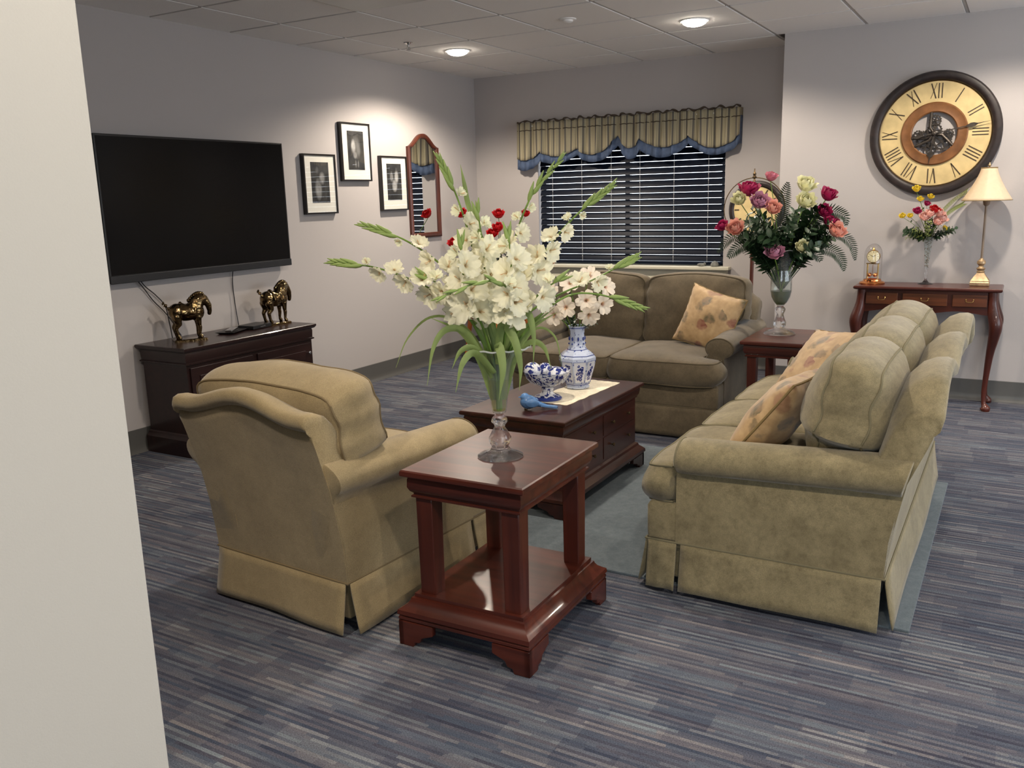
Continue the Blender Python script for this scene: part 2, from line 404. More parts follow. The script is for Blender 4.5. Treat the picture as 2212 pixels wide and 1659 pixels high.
M['duct'] = simple('vent_panel_metal', (0.62, 0.61, 0.58), 0.4)
M['lens'] = simple('glowing_lamp_lens', (0.9, 0.9, 0.9), 0.5, emit=(1.0, 0.90, 0.76), estr=22)
M['chrome'] = simple('chrome', (0.5, 0.5, 0.5), 0.2, 1.0)
M['mirror_wood'] = wood_mat('mirror_frame_wood', (0.055, 0.014, 0.008), (0.11, 0.028, 0.014), 0.4, 0.2, axis=2)

# ------------------------------------------------------------------ mesh helpers
class MB:
    def __init__(s): s.bm = bmesh.new()
    def box(s, c, d, rz=0.0, mat=0):
        x, y, z = [v/2 for v in d]
        mt = Matrix.Translation(c) @ Matrix.Rotation(rz, 4, 'Z')
        v = [s.bm.verts.new(mt @ Vector((a*x, b*y, e*z))) for a in (-1, 1) for b in (-1, 1) for e in (-1, 1)]
        for f in ((0, 1, 3, 2), (4, 6, 7, 5), (0, 4, 5, 1), (2, 3, 7, 6), (0, 2, 6, 4), (1, 5, 7, 3)):
            fc = s.bm.faces.new([v[i] for i in f]); fc.material_index = mat
        return s
    def box2(s, a, b, mat=0):
        return s.box([(a[i]+b[i])/2 for i in range(3)], [abs(b[i]-a[i]) for i in range(3)], 0, mat)
    def rings(s, rings, cap0=True, cap1=True, closed=True, loop=False, mat=0):
        vs = [[s.bm.verts.new(p) for p in r] for r in rings]
        n = len(vs[0])
        pairs = list(zip(vs[:-1], vs[1:]))
        if loop: pairs.append((vs[-1], vs[0]))
        for a, b in pairs:
            for i in range(n if closed else n-1):
                j = (i+1) % n
                f = s.bm.faces.new((a[i], a[j], b[j], b[i])); f.material_index = mat
        if not loop:
            if cap0: s.bm.faces.new(list(reversed(vs[0]))).material_index = mat
            if cap1: s.bm.faces.new(vs[-1]).material_index = mat
        return s
    def loft(s, prof, w, d, c=(0, 0, 0), mat=0):
        """prof: (offset, z) pairs, mitred rectangle of size w x d."""
        rg = []
        for o, z in prof:
            x, y = w/2+o, d/2+o
            rg.append([Vector((c[0]+a*x, c[1]+b*y, c[2]+z)) for a, b in ((-1, -1), (1, -1), (1, 1), (-1, 1))])
        return s.rings(rg, mat=mat)
    def lathe(s, prof, seg=40, c=(0, 0, 0), cap0=True, cap1=True, mat=0, ph=0.0):
        rg = [[Vector((c[0]+max(r, 1e-4)*math.cos(ph+2*PI*k/seg), c[1]+max(r, 1e-4)*math.sin(ph+2*PI*k/seg), c[2]+z)) for k in range(seg)] for r, z in prof]
        return s.rings(rg, cap0, cap1, mat=mat)
    def tube(s, pts, rad, seg=8, closed=False, mat=0):
        pts = [Vector(p) for p in pts]; n = len(pts)
        if not isinstance(rad, (list, tuple)): rad = [rad]*n
        rg = []; up = None
        for i in range(n):
            if closed: t = pts[(i+1) % n]-pts[i-1]
            else: t = pts[min(i+1, n-1)]-pts[max(i-1, 0)]
            t.normalize()
            if up is None:
                up = Vector((0, 0, 1)) if abs(t.z) < 0.9 else Vector((1, 0, 0))
            a = (up - t*up.dot(t)).normalized(); up = a
            b = t.cross(a)
            rg.append([pts[i]+(a*math.cos(2*PI*k/seg)+b*math.sin(2*PI*k/seg))*rad[i] for k in range(seg)])
        return s.rings(rg, loop=closed, mat=mat)
    def prism(s, outline, fn, mat=0):
        """outline: 2-D points, fn(u, v, side) -> 3-D with side 0/1"""
        a = [s.bm.verts.new(fn(u, v, 0)) for u, v in outline]
        b = [s.bm.verts.new(fn(u, v, 1)) for u, v in outline]
        n = len(a)
        for i in range(n):
            j = (i+1) % n
            s.bm.faces.new((a[i], a[j], b[j], b[i])).material_index = mat
        s.bm.faces.new(list(reversed(a))).material_index = mat
        s.bm.faces.new(b).material_index = mat
        return s
    def grid(s, fn, nu, nv, mat=0):
        vs = [[s.bm.verts.new(fn(i/nu, j/nv)) for j in range(nv+1)] for i in range(nu+1)]
        for i in range(nu):
            for j in range(nv):
                s.bm.faces.new((vs[i][j], vs[i+1][j], vs[i+1][j+1], vs[i][j+1])).material_index = mat
        return s
    def ball(s, c, r, seg=16, mat=0, m=None):
        r = (r, r, r) if isinstance(r, (int, float)) else r
        mt = Matrix.Translation(c) @ (m or Matrix.Identity(4)) @ Matrix.Diagonal((*r, 1))
        g = bmesh.ops.create_uvsphere(s.bm, u_segments=seg, v_segments=max(6, seg//2), radius=1.0, matrix=mt)
        if mat:
            for v in g['verts']:
                for f in v.link_faces: f.material_index = mat
        return s
    def xform(s, mt):
        bmesh.ops.transform(s.bm, matrix=mt, verts=s.bm.verts); return s
    def mesh(s, name, mats, smooth=35):
        bmesh.ops.recalc_face_normals(s.bm, faces=s.bm.faces)
        me = bpy.data.meshes.new(name); s.bm.to_mesh(me); s.bm.free()
        for mt in (mats if isinstance(mats, (list, tuple)) else [mats]):
            me.materials.append(M[mt] if isinstance(mt, str) else mt)
        if smooth is not None:
            me.shade_smooth()
            if smooth < 180: me.set_sharp_from_angle(angle=R(smooth))
        return me
    def build(s, name, mats, parent=None, smooth=35, loc=None, rot=None):
        return put(name, s.mesh(name, mats, smooth), parent, loc, rot)
def put(name, me, parent=None, loc=None, rot=None):
    o = bpy.data.objects.new(name, me); COL.objects.link(o)
    if parent: o.parent = parent
    if loc is not None: o.location = loc
    if rot is not None: o.rotation_euler = rot
    return o
def tag(o, label=None, cat=None, group=None, kind=None):
    if label: o['label'] = label
    if cat: o['category'] = cat
    if group: o['group'] = group
    if kind: o['kind'] = kind
    return o
def thing(name, label, cat, loc=(0, 0, 0), rz=0.0, group=None):
    o = bpy.data.objects.new(name, None); COL.objects.link(o)
    o.empty_display_size = 0.1
    o.location = loc; o.rotation_euler = (0, 0, rz)
    return tag(o, label, cat, group)
def struct(name, mb, mats, label, smooth=35):
    return tag(mb.build(name, mats, None, smooth), label, name.split('_')[0], None, 'structure')
def bev(o, w=0.003, seg=2):
    md = o.modifiers.new('bevel', 'BEVEL'); md.width = w; md.segments = seg; md.limit_method = 'ANGLE'; md.angle_limit = R(40)
    return o
def catmull(pts, n=6):
    P = [Vector(p) for p in pts]; P = [P[0]*2-P[1]]+P+[P[-1]*2-P[-2]]
    out = []
    for i in range(1, len(P)-2):
        for k in range(n):
            t = k/n
            out.append(0.5*((2*P[i])+(-P[i-1]+P[i+1])*t+(2*P[i-1]-5*P[i]+4*P[i+1]-P[i+2])*t*t+(-P[i-1]+3*P[i]-3*P[i+1]+P[i+2])*t**3))
    out.append(P[-2]); return out
def aim(d, roll=0.0):
    """rotation matrix whose local +z points along d"""
    return (Vector(d).normalized().to_track_quat('Z', 'Y').to_matrix().to_4x4()) @ Matrix.Rotation(roll, 4, 'Z')
def sstep(a, b, x):
    t = max(0, min(1, (x-a)/(b-a))); return t*t*(3-2*t)

# ------------------------------------------------------------------ the room
XR, YR = 7.6, -10.2
YC = -0.533                                     # front face of the wall that carries the clock
XC = 2.955
struct('floor', MB().box2((-0.12, YR-0.12, -0.10), (XR+0.12, 0.14, 0.0)), 'carpet', 'grey blue carpet with short dashed stripes', None)
struct('wall_left', MB().box2((-0.12, YR, 0), (0, 0.0, H+0.05)), 'wall', 'grey wall behind the television and pictures', None)
WX0, WX1, WZ0, WZ1 = 0.66, 2.39, 0.845, 1.93
mb = MB()
mb.box2((-0.12, 0, 0), (WX0, 0.14, H+0.05)); mb.box2((WX1, 0, 0), (XC+0.1, 0.14, H+0.05))
mb.box2((WX0, 0, 0), (WX1, 0.14, WZ0)); mb.box2((WX0, 0, WZ1), (WX1, 0.14, H+0.05))
struct('wall_back', mb, 'wall', 'grey wall around the window', None)
struct('wall_clock', MB().box2((XC, YC, 0), (XR, YC+0.12, H+0.05)), 'wall', 'grey wall carrying the large round clock', None)
struct('wall_return', MB().box2((XC, YC+0.12, 0), (XC+0.10, 0.0, H+0.05)), 'wall', 'short grey return between window wall and clock wall', None)
def wall_with_opening(name, axis, pos, a0, a1, o0, o1, z0, z1, label):
    mb = MB()
    def bx(p, q, za, zb):
        if q-p < 0.01 or zb-za < 0.01: return
        if axis == 0: mb.box2((pos, p, za), (pos+0.12, q, zb))
        else: mb.box2((p, pos, za), (q, pos+0.12, zb))
    bx(a0, o0, 0, H+0.05); bx(o1, a1, 0, H+0.05); bx(o0, o1, 0, z0); bx(o0, o1, z1, H+0.05)
    return struct(name, mb, 'wall', label, None)
def plain_window(name, axis, pos, o0, o1, z0, z1, label, lites=3):
    mb = MB(); f = 0.05
    def bx(p, q, za, zb, g=0.05):
        if axis == 0: mb.box2((pos+0.035, p, za), (pos+0.035+g, q, zb))
        else: mb.box2((p, pos+0.035, za), (q, pos+0.035+g, zb))
    bx(o0, o1, z0, z0+f); bx(o0, o1, z1-f, z1)
    for k in range(lites+1):
        c = o0+f/2+(o1-o0-f)*k/lites; bx(c-f/2, c+f/2, z0, z1)
    w = struct(name, mb, 'white', label, None)
    pm = MB()
    if axis == 0: pm.box2((pos+0.055, o0+0.02, z0+0.02), (pos+0.060, o1-0.02, z1-0.02))
    else: pm.box2((o0+0.02, pos+0.055, z0+0.02), (o1-0.02, pos+0.060, z1-0.02))
    pm.build('pane', 'pane', w, None)
wall_with_opening('wall_right', 0, XR, YR, YC, -5.0, -1.0, 0.75, 2.25, 'grey wall on the right, outside the picture')
plain_window('window_2', 0, XR, -5.0, -1.0, 0.75, 2.25, 'wide window added for fill daylight in the right wall, outside the picture', 4)  # unseen window, added to let in soft fill daylight
wall_with_opening('wall_rear', 1, YR-0.12, -0.12, XR+0.12, 4.0, 7.2, 0.75, 2.25, 'grey wall behind the camera')
plain_window('window_added_rear', 1, YR-0.12, 4.0, 7.2, 0.75, 2.25, 'window added for fill daylight in the wall behind the camera', 3)  # added out of view to brighten the room with daylight
def portal(loc, rot, sx, sy):
    ld = bpy.data.lights.new('daylight_portal', 'AREA'); ld.shape = 'RECTANGLE'; ld.size = sx; ld.size_y = sy
    ld.cycles.is_portal = True
    o = bpy.data.objects.new('daylight_portal', ld); COL.objects.link(o); o.location = loc; o.rotation_euler = rot
portal((XR+0.14, -3.0, 1.5), (0, R(90), 0), 1.5, 4.0)
portal((5.6, YR-0.14, 1.5), (R(90), 0, 0), 3.2, 1.5)
portal((1.525, 0.16, 1.39), (R(-90), 0, 0), 1.75, 1.1)
struct('wall_near', MB().box2((3.304, YR, 0), (3.424, -6.425, H+0.02)), 'wall_cream', 'pale cream wall end at the left edge of the picture', None)

# suspended ceiling: lay-in panels standing slightly below the grid
TX0, TY0, T = -0.158, -0.501, 0.6096
mb = MB()
i0 = -1
vent_cell = (2, 4)
for i in range(0, 13):
    for j in range(-1, 17):
        xa = max(TX0+T*i+0.012, 0.0); xb = min(TX0+T*(i+1)-0.012, XR)
        ya = max(TY0-T*(j+1)+0.012, YR); yb = min(TY0-T*j-0.012, 0.0 if xa < XC-0.4 else YC)
        if j == -1 and xa >= XC-0.4 and TY0 > YC: 
            continue
        if xb-xa < 0.02 or yb-ya < 0.02 or (i, j) == vent_cell: continue
        mb.box2((xa, ya, H), (xb, yb, H+0.03))
struct('ceiling', mb, 'ceil', 'white lay-in panels of the suspended ceiling', None)
mb = MB()
mb.box2((-0.12, YR, H+0.012), (XR+0.1, 0.14, H+0.06))
struct('trim_2', mb, 'gap', 'dark recess above the ceiling grid', None)
mb = MB()
for i in range(0, 14):
    x = TX0+T*i
    if x > 0.02: mb.box2((x-0.0085, YR, H+0.004), (x+0.0085, 0.0 if x < XC else YC, H+0.014))
for j in range(0, 17):
    y = TY0-T*j
    if y > YR: mb.box2((0, y-0.0085, H+0.0045), (XR if y < YC else XC, y+0.0085, H+0.0135))
struct('trim_1', mb, 'grid', 'narrow grid bars of the suspended ceiling', None)

def skirting(name, p0, p1, n, label):
    """cove rubber base: p0->p1 on the wall, n = direction into the room"""
    prof = [(0.0, 0.0), (0.022, 0.0), (0.021, 0.004), (0.012, 0.012), (0.006, 0.026), (0.004, 0.05), (0.004, 0.142), (0.0, 0.145)]
    p0, p1, n = Vector(p0), Vector(p1), Vector(n)
    mb = MB(); mb.rings([[p+n*(o+0.0005)+Vector((0, 0, z)) for o, z in prof] for p in (p0, p1)])
    return struct(name, mb, 'base', label, 50)
skirting('baseboard_left', (0, -6.3, 0), (0, -0.025, 0), (1, 0, 0), 'grey rubber baseboard under the television wall')
skirting('baseboard_back', (0.0, 0, 0), (XC, 0, 0), (0, -1, 0), 'grey rubber baseboard under the window')
skirting('baseboard_clock', (XC, YC, 0), (XR, YC, 0), (0, -1, 0), 'grey rubber baseboard under the clock wall')

# window
mb = MB(); fw = 0.045
mb.box2((WX0, 0.07, WZ0), (WX0+fw, 0.12, WZ1)); mb.box2((WX1-fw, 0.07, WZ0), (WX1, 0.12, WZ1))
mb.box2((WX0, 0.07, WZ0), (WX1, 0.12, WZ0+fw)); mb.box2((WX0, 0.07, WZ1-fw), (WX1, 0.12, WZ1))
mb.box2((1.507-0.022, 0.07, WZ0), (1.507+0.022, 0.12, WZ1))
win = struct('window_1', mb, 'white', 'wide window behind dark blinds', None)
pane = MB().box2((WX0+0.02, 0.092, WZ0+0.02), (WX1-0.02, 0.096, WZ1-0.02)).build('pane', 'pane', win, None)
mb = MB(); mb.box2((WX0-0.05, -0.075, WZ0-0.028), (WX1+0.07, 0.0, WZ0)); mb.box2((WX0+0.001, -0.001, WZ0-0.02), (WX1-0.001, 0.07, WZ0+0.001))
sill = bev(struct('trim_3', mb, 'cream', 'cream window sill', None), 0.006)
mb = MB(); mb.box2((WX0-0.03, -0.022, WZ0-0.105), (WX1+0.045, 0.0, WZ0-0.029)); mb.box2((WX0-0.03, -0.03, WZ0-0.118), (WX1+0.045, 0.0, WZ0-0.104))
bev(struct('trim_4', mb, 'cream', 'cream apron moulding below the window sill', None), 0.004)

# blinds: one slatted blind per sash
def blind(x0, x1, label):
    t = thing('window_blind', label, 'window blind', ((x0+x1)/2, 0.030, WZ0), 0, 'dark slatted blinds in the window')
    w = x1-x0
    pitch = 0.0524; z = 0.064; k = 0
    sl = MB(); a = R(66); th = 0.0028; hwid = 0.0265
    prof = []
    for q in range(7):
        s_ = -1+2*q/6; prof.append((s_*hwid, 0.0020*(1-s_*s_)+th/2))
    for q in range(7):
        s_ = 1-2*q/6; prof.append((s_*hwid, 0.0020*(1-s_*s_)-th/2))
    ring = [[Vector((sx*w/2, p*math.cos(a)-h*math.sin(a), p*math.sin(a)+h*math.cos(a))) for p, h in prof] for sx in (-1, 1)]
    sl.rings(ring)
    me = sl.mesh('slat', 'slat', 40)
    while z < 1.06:
        put('slat', me, t, (0, 0, z)); z += pitch
    bev(MB().box2((-w/2, -0.024, 0.012), (w/2, 0.024, 0.036)).build('bottom_rail', 'slat', t, None), 0.004)
    MB().box2((-w/2, -0.03, 1.04), (w/2, 0.03, 1.08)).build('head_rail', 'slat', t, None)
    for s_ in (-0.68, 0.0 if w < 0.5 else 0.02, 0.7):
        c = MB()
        c.tube([(s_*w/2, -0.0255, 0.03), (s_*w/2, -0.0255, 1.04)], 0.0013, 6)
        for k in range(18):
            c.ball((s_*w/2, -0.026, 0.088+pitch*k-0.012), (0.0035, 0.0035, 0.005), 6)
        c.build('ladder_cord', 'cord', t)
    return t
blind(WX0+0.012, 1.5065, 'dark slatted blind filling the left half of the window')
blind(1.5075, WX1-0.008, 'dark slatted blind filling the right half of the window')

# valance
def valance():
    t = thing('window_valance', 'striped valance with scalloped slate blue lining above the window', 'valance', (1.51, -0.001, 1.70))
    x0, x1 = -1.015, 1.015
    def depth(x, k=1.0):
        return -(0.085+k*(0.014*math.sin(x*46)+0.010*math.sin(x*83+1)+0.005*math.sin(x*140)))
    # lower edge of the stripes: swags between peaks
    def swag(x):
        pk = [(-1.015, 0.115), (-0.60, 0.145), (-0.02-0.12, 0.215), (0.18, 0.185), (1.015, 0.20)]
        pk = [(-1.02, 0.085), (-0.78, 0.135), (-0.42, 0.145), (-0.03, 0.235), (0.17, 0.200), (0.60, 0.200), (1.02, 0.190)]
        sag = [0.045, 0.055, 0.10, 0.095, 0.085, 0.105]
        for i in range(len(pk)-1):
            a, b = pk[i], pk[i+1]
            if a[0] <= x <= b[0]:
                u = (x-a[0])/(b[0]-a[0])
                return a[1]*(1-u)+b[1]*u - sag[i]*math.sin(PI*u)**0.8
        return 0.1
    def edge_wrap(x, y):   # returns to the wall at both ends
        return y
    top = 0.405
    nu = 260
    def cloth(name, mat, zb, zt, dk, k, rows=10):
        mb = MB(); bm = mb.bm
        lay = bm.verts.layers.float.new('cloth_u')
        grid = []
        xs = [(-1.015, -0.004)]+[(x0+(x1-x0)*i/nu, None) for i in range(nu+1)]+[(1.015, -0.004)]
        for (x, yy) in xs:
            colv = []
            for j in range(rows+1):
                zz = zb(x)+(zt-zb(x))*j/rows
                fl = 1-j/rows
                y = yy if yy is not None else depth(x, k*(0.55+0.6*fl))+dk-0.012*fl
                v = bm.verts.new((x+0.006*math.sin(x*46+1)*fl, y, zz)); v[lay] = x*1.0+ (0.35*y if yy is not None else 0.25*y)
                colv.append(v)
            grid.append(colv)
        for a, b in zip(grid[:-1], grid[1:]):
            for j in range(rows): bm.faces.new((a[j], b[j], b[j+1], a[j+1]))
        o = mb.build(name, mat, t, 180)
        sd = o.modifiers.new('thick', 'SOLIDIFY'); sd.thickness = 0.002
        return o
    cloth('striped_cloth', 'valance', lambda x: swag(x)+0.012, top, 0.0, 1.0)
    cloth('blue_lining', 'blue_cloth', lambda x: max(swag(x)-0.062-0.018*math.sin(x*5.2+0.7), -0.03), top-0.06, 0.013, 0.8, 8)
    # gathered ruffle along the top and the stitched rod line below it
    pts = []
    for i in range(300):
        x = x0+(x1-x0)*i/299
        pts.append((x, depth(x, 0.8)-0.002, top+0.006+0.007*math.sin(x*46)+0.004*math.sin(x*97)))
    MB().tube(pts, [0.007+0.003*math.sin(i*0.55) for i in range(300)], 7).build('gathered_edge', 'brown_cord', t)
    pts = [(x0+(x1-x0)*i/259, depth(x0+(x1-x0)*i/259, 0.95)-0.0035, 0.335+0.002*math.sin(i)) for i in range(260)]
    MB().tube(pts, 0.0035, 6).build('stitched_line', 'brown_cord', t)
    MB().tube([(-1.0, -0.06, 0.372), (1.0, -0.06, 0.372)], 0.012, 10).build('rod', 'white', t)
    return t
valance()

# little things on the sill
tag(MB().lathe([(0.004, 0), (0.03, 0.002), (0.034, 0.02), (0.02, 0.04), (0.006, 0.046)], 14).build('ornament', 'grey_stone', None, 60, (2.33, -0.035, WZ0)), 'small grey ornament at the right end of the window sill', 'ornament', 'small ornaments on the window sill')
tag(MB().ball((0, 0, 0.014), (0.036, 0.018, 0.014), 12).ball((0.03, 0, 0.022), 0.012, 10).build('ornament', 'grey_stone', None, 60, (2.215, -0.035, WZ0)), 'low grey ornament lying left of the taller sill ornament', 'ornament', 'small ornaments on the window sill')
tag(MB().ball((0, 0, 0.011), (0.034, 0.016, 0.011), 12).build('ornament', 'orange_wood', None, 60, (0.80, -0.03, WZ0)), 'small orange ornament at the left end of the window sill', 'ornament', 'small ornaments on the window sill')

# ------------------------------------------------------------------ ceiling fittings
def can_light(x, y, k, label):
    t = thing('recessed_ceiling_light', label, 'ceiling light', (x, y, H), 0, 'round recessed ceiling lights')
    mb = MB(); mb.lathe([(0.098, 0.0), (0.098, -0.004), (0.092, -0.007), (0.083, -0.006), (0.080, 0.0)], 40, cap0=False, cap1=False); mb.build('trim_ring', 'white', t, 50)
    MB().lathe([(0.079, -0.003), (0.079, -0.008), (0.072, -0.020), (0.052, -0.031), (0.026, -0.037), (0.001, -0.039)], 40).build('lens', 'lens', t, 60)
    ld = bpy.data.lights.new('lamp', 'SPOT'); ld.energy = LIGHT_W*k; ld.color = LIGHT_COL
    ld.spot_size = R(152); ld.spot_blend = 0.42; ld.shadow_soft_size = 0.05
    lo = bpy.data.objects.new('lamp', ld); COL.objects.link(lo); lo.parent = t; lo.location = (0, 0, -0.055)
    return t
lab = ['round recessed ceiling light above the picture wall corner', 'round recessed ceiling light in front of the window end', 'recessed ceiling light above the console table, out of frame',
       'recessed ceiling light above the coffee table, out of frame', 'recessed ceiling light just in front of the camera, out of frame', 'recessed ceiling light added for fill at the far right, near the clock wall',
       'recessed ceiling light added for fill at the right of the sofa, out of frame', 'recessed ceiling light added for fill to the right of the camera', 'recessed ceiling light added to brighten the armchair back, out of frame']
for (x, y, k), s_ in zip(ceiling_lights, lab): can_light(x, y, k, s_)

t = thing('ceiling_air_vent', 'square white air vent panel standing below the ceiling tiles', 'air vent', (TX0+T*2.5, TY0-T*4.5, H))
mb = MB(); mb.loft([(0, 0.0), (0, -0.004), (-0.03, -0.006), (-0.045, 0.006), (-0.045, 0.011), (0, 0.011)], T-0.01, T-0.01); mb.build('frame', 'duct', t, 30)
bev(MB().box((0, 0, -0.012), (0.50, 0.50, 0.010)).build('face_panel', 'duct', t, None), 0.003)
t = thing('sprinkler_head', 'small chrome sprinkler head left of the far ceiling light', 'sprinkler', (0.672, -1.917, H))
MB().lathe([(0.034, 0), (0.032, -0.005), (0.016, -0.012), (0.012, -0.014)], 20).build('escutcheon', 'chrome', t)
mb = MB(); mb.lathe([(0.009, -0.014), (0.008, -0.03), (0.004, -0.034), (0.004, -0.045), (0.016, -0.048), (0.016, -0.05)], 12)
mb.tube([(0.009, 0, -0.028), (0.015, 0, -0.038), (0.008, 0, -0.048)], 0.002, 6); mb.tube([(-0.009, 0, -0.028), (-0.015, 0, -0.038), (-0.008, 0, -0.048)], 0.002, 6)
mb.build('deflector', 'chrome', t)
t = thing('ceiling_sensor', 'small round white sensor disc on the ceiling between the lights', 'sensor', (1.947, -1.968, H))
MB().lathe([(0.055, 0), (0.055, -0.004), (0.05, -0.007)], 30).build('plate', 'ceil', t)
MB().lathe([(0.034, -0.006), (0.033, -0.016), (0.024, -0.022), (0.001, -0.023)], 30).build('dome', 'ceil', t)

# ------------------------------------------------------------------ left wall: television, pictures, mirror
t = thing('television', 'large black flat television on the left wall', 'television', (0.0, -3.325, 1.445))
W_, H_ = 1.44, 0.83
MB().box2((0.002, -0.35, -0.2), (0.03, 0.35, 0.2)).build('wall_bracket', 'blackp', t, None)
bev(MB().box2((0.028, -W_/2, -H_/2), (0.062, W_/2, H_/2)).build('housing', 'blackp', t, None), 0.004)
MB().box2((0.0622, -W_/2+0.012, -H_/2+0.045), (0.0635, W_/2-0.012, H_/2-0.012)).build('screen', 'screen', t, None)
bev(MB().box2((0.055, -W_/2, -H_/2-0.004), (0.069, W_/2, -H_/2+0.042)).build('bezel', 'bezel', t, None), 0.004)
def cord(pts, label):
    return tag(MB().tube(catmull(pts, 8), 0.0032, 7).build('power_cord', 'blackp', None), label, 'cord', 'cords hanging below the television')
cord([(0.035, -3.84, 1.045), (0.022, -3.79, 0.99), (0.018, -3.72, 0.93), (0.020, -3.665, 0.86), (0.03, -3.655, 0.76), (0.05, -3.66, 0.662)], 'black cord curving down behind the left bronze horse')
cord([(0.035, -3.86, 1.045), (0.02, -3.80, 0.98), (0.014, -3.74, 0.90), (0.014, -3.65, 0.80), (0.02, -3.57, 0.662)], 'black cord running slantwise from the television to the left bronze horse')
cord([(0.035, -3.115, 1.045), (0.014, -3.112, 0.95), (0.012, -3.105, 0.80), (0.022, -3.10, 0.662)], 'black cord hanging straight down between the two bronze horses')

def picture(y, z, w, h, label, kind, seed, pw=0.19, ph=0.29):
    t = thing('framed_photograph', label, 'picture', (0.0, y, z), 0, 'framed black and white photographs')
    mb = MB(); b = 0.012; d = 0.034
    for sy in (-1, 1): mb.box2((0.001, sy*(w/2), -h/2), (d, sy*(w/2-b), h/2))
    for sz in (-1, 1): mb.box2((0.001, -w/2+b, sz*(h/2)), (d, w/2-b, sz*(h/2-b)))
    mb.build('frame', 'frame_blk', t, None)
    MB().box2((0.004, -w/2+b, -h/2+b), (0.026, w/2-b, h/2-b)).build('mat_board', 'mat_board', t, None)
    p = MB().box2((-0.001, -pw/2, -ph/2), (0.001, pw/2, ph/2)).build('photograph', photo_mat('photo_'+kind, seed, kind), t, None, (0.0266, 0, 0.012))
    mg = MB().box2((0.0290, -w/2+b, -h/2+b), (0.0300, w/2-b, h/2-b)).build('glazing', 'pic_glass', t, None)
    return t
M['pic_glass'] = thin_glass('picture_glazing', (1, 1, 1), 1.5)
picture(-2.205, 1.585, 0.345, 0.43, 'lower left framed black and white photograph beside the television', 'left', 1.3)
picture(-1.780, 1.825, 0.345, 0.435, 'highest framed black and white photograph, a shadowy face', 'face', 4.1)
picture(-1.317, 1.590, 0.345, 0.435, 'framed black and white photograph nearest the arched mirror', 'right', 8.7)

def arched_mirror():
    t = thing('arched_mirror', 'tall arched wall mirror in a reddish wooden frame', 'mirror', (0.0, -0.877, 1.13))
    w, hs, ht = 0.45, 0.765, 0.875
    def outline(ins):
        a = w/2-ins; pts = [(-a, ins), (a, ins), (a, hs-ins*0.3)]
        for k in range(1, 24):
            u = 1-2*k/24
            s_ = abs(u)
            # ogee shoulders rising to a round crown
            zz = hs + (ht-hs)*(0.5+0.5*math.cos(PI*min(1, s_)**1.15)) - ins*(0.3+0.7*(1-s_))
            pts.append((u*a, zz))
        pts.append((-a, hs-ins*0.3))
        return pts
    A, B = outline(0.0), outline(0.042)
    mb = MB()
    def P(p, x): return Vector((x, p[0], p[1]))
    n = len(A)
    layers = [[P(p, 0.001) for p in A], [P(p, 0.022) for p in A]]
    mid = outline(0.014); inn = outline(0.032)
    layers += [[P(p, 0.030) for p in mid], [P(p, 0.026) for p in inn], [P(p, 0.016) for p in B], [P(p, 0.001) for p in B]]
    mb.rings(layers, loop=True)
    mb.build('frame', 'mirror_wood', t, 30)
    MB().prism(B, lambda u, v, s_: Vector((0.004 if s_ == 0 else 0.010, u, v))).build('mirror_glass', 'mirror', t, None)
arched_mirror()

# ------------------------------------------------------------------ case furniture
def bracket_foot(L1, h, th=0.022):
    """corner bracket foot, corner at origin, legs along +x and +y"""
    o = [(0, 0), (L1*0.42, 0), (L1*0.46, h*0.18), (L1*0.60, h*0.22), (L1*0.66, h*0.42), (L1*0.80, h*0.50), (L1, h*0.62), (L1, h), (0, h)]
    mb = MB()
    mb.prism(o, lambda u, v, s_: Vector((u, th*s_, v)))
    mb.prism(o, lambda u, v, s_: Vector((th*s_, u, v)))
    return mb
def side_table(label, loc, rz, w, d, h, legs='cherry_v'):
    t = thing('end_table', label, 'end table', loc, rz, None)
    # top
    mb = MB(); mb.loft([(-0.006, -0.024), (0.0, -0.020), (0.002, -0.012), (0.0, -0.004), (-0.004, 0.0)], w, d, (0, 0, h)); mb.build('table_top', 'cherry', t, 30)
    mb = MB(); mb.loft([(-0.020, -0.024), (-0.016, -0.034), (-0.015, -0.060), (-0.021, -0.074), (-0.030, -0.082), (-0.030, -0.086), (-0.024, -0.089), (-0.024, -0.095), (-0.034, -0.098)], w, d, (0, 0, h)); mb.build('apron', 'cherry', t, 30)
    # legs
    lw = 0.058 if w > 0.4 else 0.05
    zt, zb = h-0.098, 0.172
    for sx in (-1, 1):
        for sy in (-1, 1):
            cx, cy = sx*(w/2-0.036-lw/2), sy*(d/2-0.036-lw/2)
            mb = MB(); rg = []
            for k in range(9):
                u = k/8; fl = 0.010*(u**6); s_ = lw/2*(1.0+0.08*(1-u))
                rg.append([Vector((cx-sx*fl*0+a*s_, cy+b*s_, zt+(zb-zt)*u)) for a, b in ((-1, -1), (1, -1), (1, 1), (-1, 1))])
            mb.rings(rg); bev(mb.build('leg', legs, t, 30), 0.003)
    # shelf with stepped moulding
    mb = MB(); mb.loft([(-0.020, 0.0), (-0.020, -0.012), (-0.012, -0.014), (-0.010, -0.022), (-0.002, -0.034), (0.012, -0.044), (0.022, -0.050), (0.024, -0.064), (0.018, -0.070), (0.021, -0.074), (0.021, -0.082), (0.010, -0.086)], w, d, (0, 0, 0.174)); mb.build('shelf', 'cherry', t, 30)
    for sx in (-1, 1):
        for sy in (-1, 1):
            f = bracket_foot(0.135, 0.088)
            f.xform(Matrix.Translation((sx*(w/2+0.022), sy*(d/2+0.022), 0)) @ Matrix.Diagonal((-sx, -sy, 1, 1)))
            bev(f.build('bracket_foot', 'cherry', t, None), 0.003)
    return t
side_table('glossy red cherry end table under the gladioli, beside the armchair', (3.074, -4.785, 0), R(1.0), 0.45, 0.56, 0.605)
